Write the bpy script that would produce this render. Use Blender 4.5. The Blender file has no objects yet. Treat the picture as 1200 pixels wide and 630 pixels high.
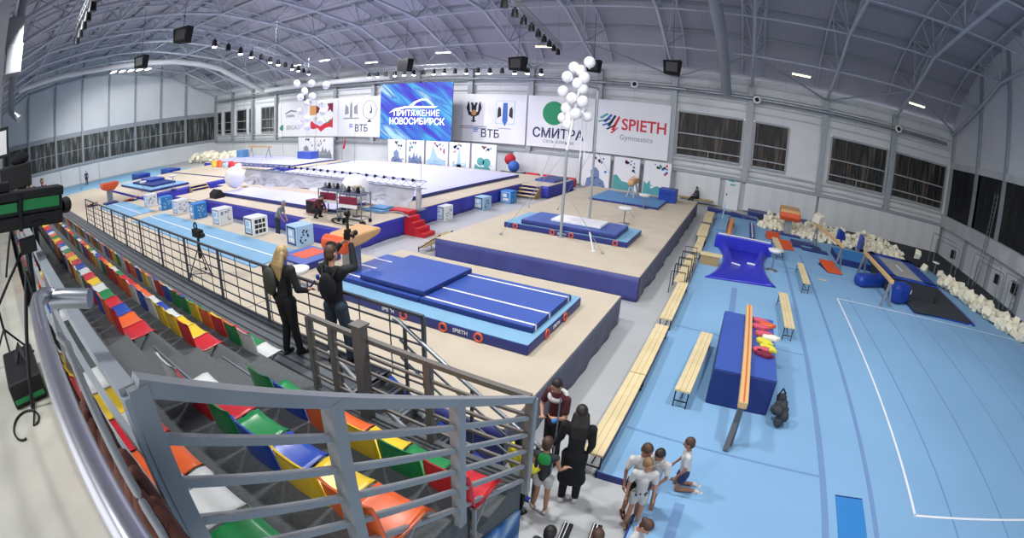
import bpy, bmesh, math, random
from math import sin, cos, pi, radians, hypot, sqrt, atan2
from mathutils import Vector, Matrix
random.seed(7)
SC = bpy.context.scene
COL = SC.collection

# ------------------------------------------------------------------ materials
def lin(c):
    if isinstance(c, str):
        c = [int(c[i:i+2], 16)/255 for i in (0, 2, 4)]
    return [x/12.92 if x <= .04045 else ((x+.055)/1.055)**2.4 for x in c]

MATS = {}
def mat(name, color, rough=.6, metal=0., emit=0., noise=.0, scale=4., bump=0., bscale=30., alpha=None, spec=None, trans=0.):
    if name in MATS: return MATS[name]
    m = bpy.data.materials.new(name); m.use_nodes = True
    nt = m.node_tree; b = nt.nodes['Principled BSDF']
    c = lin(color)
    b.inputs['Base Color'].default_value = (*c, 1)
    b.inputs['Roughness'].default_value = rough
    b.inputs['Metallic'].default_value = metal
    if spec is not None: b.inputs['Specular IOR Level'].default_value = spec
    if trans: b.inputs['Transmission Weight'].default_value = trans
    if emit:
        b.inputs['Emission Color'].default_value = (*c, 1)
        b.inputs['Emission Strength'].default_value = emit
    if noise or bump:
        tc = nt.nodes.new('ShaderNodeTexCoord')
    if noise:
        n = nt.nodes.new('ShaderNodeTexNoise'); n.inputs['Scale'].default_value = scale; n.inputs['Detail'].default_value = 4
        nt.links.new(tc.outputs['Object'], n.inputs['Vector'])
        r = nt.nodes.new('ShaderNodeMapRange')
        r.inputs['From Min'].default_value = .3; r.inputs['From Max'].default_value = .7
        r.inputs['To Min'].default_value = 1-noise; r.inputs['To Max'].default_value = 1+noise
        nt.links.new(n.outputs['Fac'], r.inputs['Value'])
        v = nt.nodes.new('ShaderNodeVectorMath'); v.operation = 'SCALE'
        v.inputs[0].default_value = c
        nt.links.new(r.outputs['Result'], v.inputs['Scale'])
        nt.links.new(v.outputs['Vector'], b.inputs['Base Color'])
    if bump:
        n = nt.nodes.new('ShaderNodeTexNoise'); n.inputs['Scale'].default_value = bscale; n.inputs['Detail'].default_value = 5
        nt.links.new(tc.outputs['Object'], n.inputs['Vector'])
        bp = nt.nodes.new('ShaderNodeBump'); bp.inputs['Strength'].default_value = bump; bp.inputs['Distance'].default_value = .02
        nt.links.new(n.outputs['Fac'], bp.inputs['Height'])
        nt.links.new(bp.outputs['Normal'], b.inputs['Normal'])
    MATS[name] = m
    return m

def stripes(name, c1, c2, axis, pitch, width, rough=.6, noise=.06, nscale=.6, bump=0.):
    """flat colour with thin lines of c2 every pitch metres along an object axis"""
    if name in MATS: return MATS[name]
    m = mat(name, c1, rough)
    nt = m.node_tree; b = nt.nodes['Principled BSDF']
    tc = nt.nodes.new('ShaderNodeTexCoord'); sp = nt.nodes.new('ShaderNodeSeparateXYZ')
    nt.links.new(tc.outputs['Object'], sp.inputs[0])
    dv = nt.nodes.new('ShaderNodeMath'); dv.operation = 'DIVIDE'; dv.inputs[1].default_value = pitch
    nt.links.new(sp.outputs[axis], dv.inputs[0])
    fr = nt.nodes.new('ShaderNodeMath'); fr.operation = 'FRACT'; nt.links.new(dv.outputs[0], fr.inputs[0])
    lt = nt.nodes.new('ShaderNodeMath'); lt.operation = 'LESS_THAN'; lt.inputs[1].default_value = width/pitch
    nt.links.new(fr.outputs[0], lt.inputs[0])
    mx = nt.nodes.new('ShaderNodeMix'); mx.data_type = 'RGBA'
    n = nt.nodes.new('ShaderNodeTexNoise'); n.inputs['Scale'].default_value = nscale; n.inputs['Detail'].default_value = 5
    nt.links.new(tc.outputs['Object'], n.inputs['Vector'])
    r = nt.nodes.new('ShaderNodeMapRange'); r.inputs['From Min'].default_value = .3; r.inputs['From Max'].default_value = .7
    r.inputs['To Min'].default_value = 1-noise; r.inputs['To Max'].default_value = 1+noise
    nt.links.new(n.outputs['Fac'], r.inputs['Value'])
    mx.inputs[6].default_value = (*lin(c1), 1); mx.inputs[7].default_value = (*lin(c2), 1)
    nt.links.new(lt.outputs[0], mx.inputs[0])
    v = nt.nodes.new('ShaderNodeVectorMath'); v.operation = 'SCALE'
    nt.links.new(mx.outputs[2], v.inputs[0]); nt.links.new(r.outputs['Result'], v.inputs['Scale'])
    nt.links.new(v.outputs['Vector'], b.inputs['Base Color'])
    return m

def M(k): return MATS[k]
mat('white_paint', 'd9dcde', .5, noise=.03, scale=1.2)
mat('white_plastic', 'e4e6e6', .35)
mat('white_rubber', 'f0f0f4', .45)
mat('grey_steel', '9aa1a8', .45, .15, noise=.05)
mat('truss_paint', 'b4bac4', .5, noise=.04)
mat('carpet_nosing', '8b9196', .5, .5)
mat('rail_steel', '8d9194', .45, .15, noise=.06)
mat('rail_brown', '716d68', .45, .25)
mat('fence_steel', '565b62', .45, .3)
mat('chrome', 'c6c6ce', .24, .85)
mat('galvanised', '9aa0a6', .35, .7)
mat('black_metal', '1b1c20', .45, .3)
mat('black_plastic', '0d0e10', .6)
mat('speaker_black', '08080a', .9)
mat('black_cloth', '15171b', .9, noise=.2, scale=9)
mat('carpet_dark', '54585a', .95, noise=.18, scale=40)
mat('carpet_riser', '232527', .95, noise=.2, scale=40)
mat('beige_carpet', 'c4b8a4', .9, noise=.05, scale=1.1)
mat('navy_skirt', '3f4484', .55, noise=.12, scale=1.6, bump=.6, bscale=1.4)
mat('navy_skirt_side_lit', '5c5f74', .6, noise=.1, scale=1.5, bump=.5, bscale=1.4)  # same navy cloth, light on the side faces painted in as grey
mat('navy_skirt_violet_lit', '3436a4', .5, noise=.1, scale=1.4, bump=.6, bscale=1.3)  # violet stage light painted into the skirt colour
mat('vinyl_blue', '3c59ab', .34, noise=.06, scale=1.2, bump=.25, bscale=2.2)
mat('vinyl_royal', '1d3f9c', .35, noise=.06, scale=1.2)
mat('vinyl_navy', '202f78', .45)
mat('vinyl_dark', '142a6e', .5)
mat('mat_light', '7facca', .75, noise=.05, scale=1.)
mat('mat_mid', '5b8dbb', .7, noise=.05, scale=1.)
mat('mat_bright', '2f7fc4', .6)
mat('trough_blue', '2a2fb4', .3, noise=.06, scale=1., bump=.2, bscale=2)
mat('fx_carpet', 'c0c2ec', .8, noise=.03, scale=.5)
mat('orange', 'd7552a', .55)
mat('orange_tan', 'd9792e', .5)
mat('orange_ring', 'cf5b3e', .55)
mat('red_cloth', 'c21d2c', .55, noise=.1, scale=4)
mat('tan_leather', 'cda06c', .5)
mat('beam_tan', 'd9b17a', .6)
mat('beam_stripe', 'd2672e', .6)
mat('pine', 'dcc99c', .6, noise=.08, scale=3)
mat('pine_dark', 'a88f63', .7)
mat('foam_cream', 'ece6d0', .9, noise=.06, scale=5)
mat('trampoline_bed', '9c9c98', .8)
mat('tramp_dark', '33373c', .85, noise=.1, scale=3)
mat('cloth_grey', 'b9bac2', .6, noise=.12, scale=1.2, bump=.7, bscale=2)
mat('maroon', '7c1d3d', .5)
mat('skin', 'b98b71', .6)
mat('skin_tan', '9a6d56', .6)
mat('hair_blond', 'b49a6c', .55, noise=.25, scale=25)
mat('hair_light', '7d6143', .55, noise=.2, scale=25)
mat('hair_dark', '231b17', .55, noise=.2, scale=25)
mat('hair_brown', '4a3324', .55, noise=.2, scale=25)
mat('hair_grey', '8f8f8f', .6)
mat('denim', '2f3b4b', .8, noise=.15, scale=18)
mat('jacket_dark', '16191c', .75, noise=.15, scale=10)
mat('shirt_white', 'c9c8c6', .8, noise=.06, scale=8)
mat('shirt_grey', '7d848c', .85)
mat('shirt_maroon', '4c1c26', .8)
mat('jacket_yellow', 'd9cf2c', .6, noise=.15, scale=8)
mat('green_cloth', '1f9a4e', .7)
mat('brown_cloth', '5a3327', .85, noise=.35, scale=14, bump=.6, bscale=20)
mat('shoe_white', 'c8c6c4', .6)
mat('window_frame', 'a4a9ad', .5)
mat('ledge', 'c3c7c9', .6, noise=.12, scale=.8)
mat('ink_navy', '1c2b55', .6); mat('ink_grey', '8a8f98', .6); mat('ink_red', 'c8283a', .6)
mat('ink_green', '168a5c', .6); mat('ink_teal', '4f9fa2', .6); mat('ink_blue', '3565b8', .6)
mat('ink_pale', '9fbfdc', .6); mat('ink_gold', 'd39a5c', .6); mat('ink_black', '20222a', .6)
mat('ink_slate', '6e82aa', .6)
mat('lamp_glow', 'e4deff', .4, emit=60)
mat('lamp_warm', 'fff3a8', .4, emit=9)
mat('lamp_panel', 'fbfbf2', .4, emit=8)
for k, c in dict(red='c2262f', orange='e3632a', yellow='e2bf2b', green='1c7f43', blue='2447a4', white='cfd1cf').items():
    mat('seat_'+k, c, .3, noise=.02, scale=3)

# ------------------------------------------------------------------ mesh builder
class MB:
    def __init__(s): s.v = []; s.f = []; s.sm = []; s.mi = []; s.cur = 0
    def add(s, vs, fs, smooth=False):
        o = len(s.v); s.v += [tuple(p) for p in vs]
        for f in fs: s.f.append([i+o for i in f]); s.sm.append(smooth); s.mi.append(s.cur)
        return s
    def box(s, cx, cy, cz, sx, sy, sz, rz=0., mtx=None):
        vs = []
        for z in (-.5, .5):
            for x, y in ((-.5, -.5), (.5, -.5), (.5, .5), (-.5, .5)):
                a, b = x*sx, y*sy
                vs.append(Vector((cx+a*cos(rz)-b*sin(rz), cy+a*sin(rz)+b*cos(rz), cz+z*sz)))
        if mtx: vs = [mtx @ p for p in vs]
        return s.add(vs, [(0, 3, 2, 1), (4, 5, 6, 7), (0, 1, 5, 4), (1, 2, 6, 5), (2, 3, 7, 6), (3, 0, 4, 7)])
    def bb(s, x0, x1, y0, y1, z0, z1): return s.box((x0+x1)/2, (y0+y1)/2, (z0+z1)/2, abs(x1-x0), abs(y1-y0), abs(z1-z0))
    def tube(s, pts, r, seg=10, caps=True, flat=None):
        pts = [Vector(p) for p in pts]; n = len(pts)
        rs = r if isinstance(r, (list, tuple)) else [r]*n
        rings = []; prev = None
        for i, p in enumerate(pts):
            d = (pts[min(i+1, n-1)]-pts[max(i-1, 0)])
            if d.length < 1e-9: d = Vector((0, 0, 1))
            d.normalize()
            if prev is None:
                a = Vector((0, 0, 1)) if abs(d.z) < .9 else Vector((0, 1, 0))
                u = d.cross(a).normalized()
            else:
                u = (prev - d*prev.dot(d))
                u = u.normalized() if u.length > 1e-6 else d.orthogonal().normalized()
            prev = u; w = d.cross(u)
            rings.append([p+(u*cos(2*pi*k/seg)+w*sin(2*pi*k/seg))*rs[i] for k in range(seg)])
        vs = [q for R in rings for q in R]; fs = []
        for i in range(n-1):
            for k in range(seg):
                fs.append((i*seg+k, i*seg+(k+1) % seg, (i+1)*seg+(k+1) % seg, (i+1)*seg+k))
        s.add(vs, fs, seg > 4)
        if caps:
            s.add(rings[0], [tuple(range(seg))[::-1]]); s.add(rings[-1], [tuple(range(seg))])
        return s
    def bar(s, p0, p1, w, h=None):
        """rectangular bar between two points"""
        h = h or w; p0 = Vector(p0); p1 = Vector(p1); d = (p1-p0).normalized()
        a = Vector((0, 0, 1)) if abs(d.z) < .95 else Vector((0, 1, 0))
        u = d.cross(a).normalized(); v = u.cross(d)
        vs = [p+u*x*w/2+v*y*h/2 for p in (p0, p1) for x, y in ((-1, -1), (1, -1), (1, 1), (-1, 1))]
        return s.add(vs, [(0, 1, 2, 3), (7, 6, 5, 4), (0, 4, 5, 1), (1, 5, 6, 2), (2, 6, 7, 3), (3, 7, 4, 0)])
    def ball(s, c, r, seg=16, rings=10, mtx=None, q=None):
        rx, ry, rz = r if isinstance(r, (tuple, list)) else (r, r, r)
        vs = [Vector((0, 0, -rz))]
        for i in range(1, rings):
            t = -pi/2+pi*i/rings
            for k in range(seg): vs.append(Vector((rx*cos(t)*cos(2*pi*k/seg), ry*cos(t)*sin(2*pi*k/seg), rz*sin(t))))
        vs.append(Vector((0, 0, rz)))
        if q: vs = [q @ p for p in vs]
        vs = [p+Vector(c) for p in vs]
        if mtx: vs = [mtx @ p for p in vs]
        fs = [(0, 1+(k+1) % seg, 1+k) for k in range(seg)]
        for i in range(rings-2):
            for k in range(seg):
                a = 1+i*seg; fs.append((a+k, a+(k+1) % seg, a+seg+(k+1) % seg, a+seg+k))
        a = 1+(rings-2)*seg
        fs += [(a+k, a+(k+1) % seg, len(vs)-1) for k in range(seg)]
        return s.add(vs, fs, True)
    def prism(s, poly, axis, a, b):
        """extrude a 2D polygon; axis 'x': poly is (y,z); 'y': (x,z); 'z': (x,y)"""
        def P(u, v, w): return {'x': (w, u, v), 'y': (u, w, v), 'z': (u, v, w)}[axis]
        n = len(poly); vs = [P(u, v, a) for u, v in poly]+[P(u, v, b) for u, v in poly]
        fs = [tuple(range(n))[::-1], tuple(range(n, 2*n))]+[(i, (i+1) % n, n+(i+1) % n, n+i) for i in range(n)]
        return s.add(vs, fs)
    def lathe(s, c, prof, seg=20):
        vs = []; fs = []; n = len(prof)
        for r, z in prof:
            for k in range(seg): vs.append((c[0]+r*cos(2*pi*k/seg), c[1]+r*sin(2*pi*k/seg), c[2]+z))
        for i in range(n-1):
            for k in range(seg): fs.append((i*seg+k, i*seg+(k+1) % seg, (i+1)*seg+(k+1) % seg, (i+1)*seg+k))
        s.add(vs, fs, True)
        s.add(vs[:seg], [tuple(range(seg))[::-1]]); s.add(vs[-seg:], [tuple(range(seg))]); return s
    def torus(s, c, R, r, n, seg=20, m=8):
        n = Vector(n).normalized(); u = n.orthogonal().normalized(); w = n.cross(u); c = Vector(c); vs = []; fs = []
        for i in range(seg):
            d = u*cos(2*pi*i/seg)+w*sin(2*pi*i/seg)
            for k in range(m): vs.append(c+d*(R+r*cos(2*pi*k/m))+n*r*sin(2*pi*k/m))
        for i in range(seg):
            for k in range(m): fs.append((i*m+k, i*m+(k+1) % m, ((i+1) % seg)*m+(k+1) % m, ((i+1) % seg)*m+k))
        return s.add(vs, fs, True)
    def disc(s, c, r, n, seg=16, h=.01):
        n = Vector(n).normalized(); c = Vector(c)
        return s.tube([c, c+n*h], r, seg)
    def build(s, name, m, parent=None, bevel=0., org=None, sub=0, fix=True):
        me = bpy.data.meshes.new(name)
        off = Vector(org) if org is not None else Vector((0, 0, 0))
        me.from_pydata([Vector(p)-off for p in s.v], [], s.f)
        ms = m if isinstance(m, (list, tuple)) else [m]
        for x in ms: me.materials.append(MATS[x] if isinstance(x, str) else x)
        me.polygons.foreach_set('use_smooth', s.sm)
        me.polygons.foreach_set('material_index', s.mi)
        if fix:
            bm = bmesh.new(); bm.from_mesh(me)
            bmesh.ops.recalc_face_normals(bm, faces=bm.faces); bm.to_mesh(me); bm.free()
        me.update()
        o = bpy.data.objects.new(name, me); COL.objects.link(o)
        o.location = off
        if parent: o.parent = parent
        if bevel:
            b = o.modifiers.new('bevel', 'BEVEL'); b.width = bevel; b.segments = 2; b.limit_method = 'ANGLE'
        return o

def tag(o, label, cat, group=None, kind=None):
    o['label'] = label; o['category'] = cat
    if group: o['group'] = group
    if kind: o['kind'] = kind
    return o
def thing(name, loc, label, cat, group=None, rz=0.):
    o = bpy.data.objects.new(name, None); COL.objects.link(o); o.location = loc; o.rotation_euler = (0, 0, rz)
    o.empty_display_size = .2
    return tag(o, label, cat, group)
def structure(o):
    o['kind'] = 'structure'; return o
def copy_tree(o, loc, rz=None, label=None, group=None):
    r = o.copy(); COL.objects.link(r); r.location = loc
    if rz is not None: r.rotation_euler = (0, 0, rz)
    if label: r['label'] = label
    if group: r['group'] = group
    for ch in o.children:
        c = ch.copy(); COL.objects.link(c); c.parent = r
        for g in ch.children:
            d = g.copy(); COL.objects.link(d); d.parent = c
    return r
def text(name, body, size, m, mtx, parent=None, bold=0., xs=1.):
    cu = bpy.data.curves.new(name, 'FONT'); cu.body = body; cu.size = size; cu.align_x = 'CENTER'; cu.align_y = 'CENTER'
    cu.extrude = .004; cu.offset = bold; cu.resolution_u = 3
    o = bpy.data.objects.new(name, cu); COL.objects.link(o)
    dg = bpy.context.evaluated_depsgraph_get()
    me = bpy.data.meshes.new_from_object(o.evaluated_get(dg))
    bpy.data.objects.remove(o); bpy.data.curves.remove(cu)
    me.name = name; me.materials.clear(); me.materials.append(MATS[m])
    me.transform(mtx @ Matrix.Diagonal((xs, 1, 1, 1)))
    q = bpy.data.objects.new(name, me); COL.objects.link(q)
    if parent: q.parent = parent
    return q
# text standing upright, read from -Y (camera side)
def TY(x, y, z, tilt=0): return Matrix.Translation((x, y, z)) @ Matrix.Rotation(radians(90), 4, 'X') @ Matrix.Rotation(tilt, 4, 'Z')
def TX(x, y, z): return Matrix.Translation((x, y, z)) @ Matrix.Rotation(radians(90), 4, 'Z') @ Matrix.Rotation(radians(90), 4, 'X')

# ------------------------------------------------------------------ camera
cam = bpy.data.cameras.new('camera'); co = bpy.data.objects.new('camera', cam); COL.objects.link(co)
cam.type = 'PANO'; cam.sensor_width = 36; cam.sensor_fit = 'HORIZONTAL'
cam.panorama_type = 'FISHEYE_EQUISOLID'
cam.fisheye_lens = 36*570.988/1200; cam.fisheye_fov = pi
Rm = Matrix.Rotation(.459927546, 4, 'Z') @ Matrix.Rotation(1.25244448, 4, 'X') @ Matrix.Rotation(.0513056903, 4, 'Z')
co.matrix_world = Matrix.Translation((0, 0, 5.2)) @ Rm
cam.clip_start = .05; cam.clip_end = 300
SC.camera = co
SC.view_settings.view_transform = 'Standard'; SC.view_settings.look = 'None'
SC.view_settings.gamma = 1; SC.view_settings.use_curve_mapping = False
SC.view_settings.exposure = 0.0
# ------------------------------------------------------------------ room shell
XL, XR, YF = -68.0, 17.4, 36.0
BAY = (XR-XL)/15
def roofz(y):
    d = abs(y-16); P = [(0, 16.3), (5, 15.95), (9, 15.25), (12, 14.5), (15.8, 13.3), (18.4, 11.9), (20, 10.3), (20.8, 8.8), (22, 7.5)]
    for (a, za), (b, zb) in zip(P, P[1:]):
        if d <= b: return za+(zb-za)*(d-a)/(b-a)
    return P[-1][1]
mat_floor = stripes('hall_floor', 'b6b8b9', 'abaeb0', 1, 1.5, .02, .42, .05, .35)
b = MB(); b.bb(XL-.5, XR+.5, -8, YF+.5, -.3, 0); structure(b.build('floor', mat_floor))
# gable walls and long wall
WHITE = stripes('wall_panel', 'd3d7da', 'c2c6c9', 0, 2.83, .05, .55, .04, .5)
WHITE_Y = mat('wall_panel_side', 'd6dade', .55, noise=.05, scale=.3)
prof = [(y, roofz(y)) for y in [-4.8+i*(YF+.8+4.8)/36 for i in range(37)]]
for side, x0, x1 in (('left', XL-.3, XL), ('right', XR, XR+.3)):
    m = MB()
    ys = [-6]+[p[0] for p in prof]
    poly = [(-6, 6.6)]+[(-6, 7.5)]+[(y, z) for y, z in prof if y > -4]+[(YF+.3, 8.3), (YF+.3, 6.6)]
    m.prism(poly, 'x', x0, x1)
    m.bb(x0, x1, -6, YF+.3, 0, 3.0)
    m.bb(x0-.02, x1+.02, YF-.4, YF+.3, 3, 6.6)
    structure(m.build('wall_'+side, WHITE_Y))
m = MB()
m.bb(XL, XR, YF, YF+.3, 0, 3.0); m.bb(XL, XR, YF, YF+.3, 6.6, 9.6)
structure(m.build('wall_back', WHITE))
# upper zone rails and ledges on the long wall
for z, d, h in ((7.15, .12, .1), (7.7, .2, .14), (8.5, .3, .12), (9.1, .16, .16), (2.98, .28, .10), (2.55, .2, .12)):
    m = MB(); m.bb(XL, XR, YF-d, YF, z, z+h); structure(m.build('trim_%d' % (110+int(z*10)), 'ledge'))
m = MB(); m.bb(XL, XR, YF-.36, YF-.02, 2.12, 2.3)
structure(m.build('trim_2', 'grey_steel'))
m = MB(); m.bb(XR-.35, XR, -6, YF, 2.12, 3.0); m.bb(XR-.18, XR+.1, -6, YF, 6.5, 6.95)
structure(m.build('trim_3', 'ledge'))
m = MB(); m.bb(XL, XL+.2, -6, YF, 2.3, 2.6); structure(m.build('trim_4', 'grey_steel'))
m = MB(); m.bb(XL-.1, XL+.03, -6, YF, 6.05, 6.65); structure(m.build('trim_5', 'grey_steel'))
# ceiling vault
m = MB(); N = 48; yy = [-4.9+i*(YF+1.0+4.9)/N for i in range(N+1)]
vs = [(x, y, roofz(y)) for x in (XL-.3, XR+.3) for y in yy]+[(x, y, roofz(y)+.25) for x in (XL-.3, XR+.3) for y in yy]
n1 = N+1; fs = []
for i in range(N):
    fs.append((i, i+1, n1+i+1, n1+i)); fs.append((2*n1+i, 3*n1+i, 3*n1+i+1, 2*n1+i+1))
fs += [(0, n1, 3*n1, 2*n1), (N, 2*n1+N, 3*n1+N, n1+N)]
m.add(vs, fs, True)
CEIL = stripes('roof_deck', 'adadb9', 'a5a5b2', 0, .32, .05, .6, .06, .25)
structure(m.build('ceiling', CEIL))
# purlins and longitudinal ties (run along the hall)
BC = [(-4.4, 8.8), (.4, 10.6), (4.3, 12.35), (9.2, 13.1), (14, 13.55), (18, 13.6), (22.8, 13.05), (27.7, 12.3), (31.5, 10.6), (35.7, 9.0)]
TN = 80
for (y, z) in BC[1:-1]:
    m = MB(); m.tube([(XL, y, z), (XR, y, z)], .07, 8); structure(m.build('trim_%d' % TN, 'truss_paint')); TN += 1
for i in range(1, 14):
    y = -3.5+i*2.85
    if y < 35: m = MB(); m.bb(XL, XR, y-.05, y+.05, roofz(y)-.22, roofz(y)-.02); structure(m.build('trim_%d' % TN, 'grey_steel')); TN += 1
# roof trusses
ordn = ['first', 'second', 'third', 'fourth', 'fifth', 'sixth', 'seventh', 'eighth', 'ninth', 'tenth', 'eleventh', 'twelfth', 'thirteenth', 'fourteenth', 'fifteenth', 'sixteenth', 'seventeenth', 'eighteenth', 'nineteenth', 'twentieth']
def topz(y): return roofz(y)-.32
tr = None
for k in range(0, 16):
    x = XR-BAY*k
    if k in (0, 15): x += -.35 if k == 0 else .35
    lab = ('grey steel arched roof truss, %s one counted from the right end wall' % ordn[k]) if k else 'grey steel arched roof truss against the right end wall'
    if k == 15: lab = 'grey steel arched roof truss against the left end wall'
    if tr is None:
        tr = thing('roof_truss', (x, 0, 0), lab, 'roof truss', 'arched roof trusses across the hall')
        m = MB()
        for p, q in zip(BC, BC[1:]): m.tube([(0, *p), (0, *q)], .12, 8)
        m.build('bottom_chord', 'truss_paint', tr)
        ty = [-4+i*40/20 for i in range(21)]
        for sx in (-.75, .75):
            m = MB(); m.tube([(sx, y, topz(y)) for y in ty if y > -3.9], .085, 8); m.build('top_chord', 'truss_paint', tr)
        for i, (y, z) in enumerate(BC[1:-1]):
            m = MB()
            for sx in (-.75, .75):
                for dy in ((-2.2, 2.2) if i % 2 else (-1.9, .1, 2.1)): m.tube([(0, y, z), (sx, y+dy, topz(y+dy))], .042, 6, False)
            m.tube([(-.75, y+(2.2 if i % 2 else 2.1), topz(y+2.15)), (.75, y+(2.2 if i % 2 else 2.1), topz(y+2.15))], .04, 6, False)
            m.build('web_bracing', 'truss_paint', tr)
    else:
        copy_tree(tr, (x, 0, 0), label=lab)
# diagonal tie bars at the eaves
m = MB()
for k in range(15):
    xa, xb = XR-BAY*k, XR-BAY*(k+1); xm = (xa+xb)/2
    if k % 2 == 0:
        m.tube([(xb, 31.5, 10.6), (xa, 35.6, 9.0)], .06, 6); m.tube([(xb, 31.5, 10.6), (xb-BAY, 35.6, 9.0)], .06, 6)
structure(m.build('trim_6', 'grey_steel'))
# columns on the long wall
for k in range(0, 16):
    x = XR-BAY*k
    m = MB(); m.bb(x-.16, x+.16, YF-.42, YF-.02, 2.1 if k else 0, 9.2)
    m.bb(x-.22, x+.22, YF-.46, YF-.40, 2.3, 9.1)
    structure(m.build('trim_%d' % (7+k), 'grey_steel' if k % 3 else 'window_frame'))
# columns on gable walls
nn = 24
for side in (-1, 1):
    for i in range(8):
        y = (.6 if side < 0 else 1.2)+i*4.25
        xx = XL+.14 if side < 0 else XR-.14
        m = MB(); m.bb(xx-.12, xx+.12, y-.12, y+.12, 2.4 if side < 0 else 0, roofz(y)-.4)
        structure(m.build('trim_%d' % nn, 'grey_steel')); nn += 1
# windows: dark curtained panes
def curtain(name, base, streak, ax):
    m = mat(name, base, .5)
    nt = m.node_tree; bs = nt.nodes['Principled BSDF']
    tc = nt.nodes.new('ShaderNodeTexCoord'); mp = nt.nodes.new('ShaderNodeMapping')
    mp.inputs['Scale'].default_value = (3.2, 3.2, .35)
    n = nt.nodes.new('ShaderNodeTexNoise'); n.inputs['Scale'].default_value = 1.1; n.inputs['Detail'].default_value = 6; n.inputs['Distortion'].default_value = .6
    nt.links.new(tc.outputs['Object'], mp.inputs['Vector']); nt.links.new(mp.outputs['Vector'], n.inputs['Vector'])
    cr = nt.nodes.new('ShaderNodeValToRGB')
    cr.color_ramp.elements[0].position = .5; cr.color_ramp.elements[0].color = (*lin(base), 1)
    cr.color_ramp.elements[1].position = .72; cr.color_ramp.elements[1].color = (*lin(streak), 1)
    nt.links.new(n.outputs['Fac'], cr.inputs['Fac']); nt.links.new(cr.outputs['Color'], bs.inputs['Base Color'])
    bp = nt.nodes.new('ShaderNodeBump'); bp.inputs['Strength'].default_value = .8; bp.inputs['Distance'].default_value = .15
    nt.links.new(n.outputs['Fac'], bp.inputs['Height']); nt.links.new(bp.outputs['Normal'], bs.inputs['Normal'])
    return m
curtain('curtain_dark', '101111', '5c4e44', 0); curtain('curtain_grey', '2e3434', '8d8f8c', 0); curtain('curtain_black', '08090b', '23292a', 0)
wn = 1
def window(x0, x1, mt, z0=3.3, z1=6.55, rails=(4.95,)):
    global wn
    w = bpy.data.objects.new('window_%d' % wn, None); COL.objects.link(w); w.location = ((x0+x1)/2, YF, z0); wn += 1; structure(w)
    L = (x1-x0)/2; H = z1-z0
    m = MB(); m.bb(-L, L, .04, .12, 0, H); m.build('pane', mt, w)
    m = MB()
    for a in (-L, L): m.bb(a-.07, a+.07, -.1, .04, 0, H)
    for z in (0, H): m.bb(-L, L, -.1, .04, z-.07, z+.07)
    for z in rails: m.bb(-L, L, -.12, .04, z-z0-.04, z-z0+.04)
    nb = max(1, int(round(2*L/2.4)))
    for i in range(1, nb): x = -L+2*L*i/nb; m.bb(x-.03, x+.03, -.08, .04, 0, .55 if L > 2 else H)
    m.bb(-L, L, -.22, -.12, .50, .58)
    m.build('window_frame', 'window_frame', w)
for x0, x1, mt in ((12.05, 16.9, 'curtain_dark'), (6.7, 11.4, 'curtain_dark'), (.75, 3.35, 'curtain_dark'), (-5.0, -.1, 'curtain_dark'),
                   (-54.7, -50.7, 'curtain_grey'), (-57.9, -56.3, 'curtain_black'), (-61.4, -58.6, 'curtain_black'), (-65.2, -62.6, 'curtain_black'), (-67.6, -66.2, 'curtain_black')):
    window(x0, x1, mt)
# white infill between the panes
m = MB(); last = XR
for x0, x1 in ((12.05, 16.9), (6.7, 11.4), (.75, 3.35), (-5.0, -.1), (-54.7, -50.7), (-57.9, -56.3), (-61.4, -58.6), (-65.2, -62.6), (-67.6, -66.2)):
    m.bb(x1+.07, last, YF-.02, YF+.28, 2.9, 6.7); last = x0-.07
m.bb(XL, last, YF-.02, YF+.28, 2.9, 6.7)
m.bb(XL, XR, YF+.15, YF+.3, 2.9, 3.35)
structure(m.build('trim_60', 'white_paint'))
m = MB()
for i in range(4):
    pass
# gable window bands
for side in (-1, 1):
    for i in range(8):
        q0 = (.6 if side < 0 else 1.2)+i*4.25; y0, y1 = q0-4.25+.12, q0-.12
        w = bpy.data.objects.new('window_%d' % wn, None); COL.objects.link(w); wn += 1; structure(w)
        xx = XL if side < 0 else XR; w.location = (xx, (y0+y1)/2, 2.6 if side < 0 else 3.0)
        H = (6.1-2.6) if side < 0 else 3.55; L = (y1-y0)/2; s = -side
        m = MB(); m.bb(-.1*s, .02*s, -L, L, 0, H); m.build('pane', 'curtain_grey' if side < 0 else 'curtain_black', w)
        m = MB()
        for z in ((0, H*.5, H) if side < 0 else (0, H)): m.bb(.02*s, .1*s, -L, L, z-.035, z+.035)
        if side < 0:
            for y in (-L, L): m.bb(.02*s, .1*s, y-.04, y+.04, 0, H)
        else: m.bb(.02*s, .06*s, -L, -L+.03, 0, H)
        m.build('window_frame', 'window_frame', w)
y0, y1 = .6+8*4.25-4.25+.12, 35.6
for side in (-1, 1):
    w = bpy.data.objects.new('window_%d' % wn, None); COL.objects.link(w); wn += 1; structure(w)
    xx = XL if side < 0 else XR; s = -side; w.location = (xx, (y0+y1)/2, 2.6 if side < 0 else 3.0); H = 3.5; L = (y1-y0)/2
    m = MB(); m.bb(-.1*s, .02*s, -L, L, 0, H); m.build('pane', 'curtain_grey' if side < 0 else 'curtain_black', w)
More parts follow.
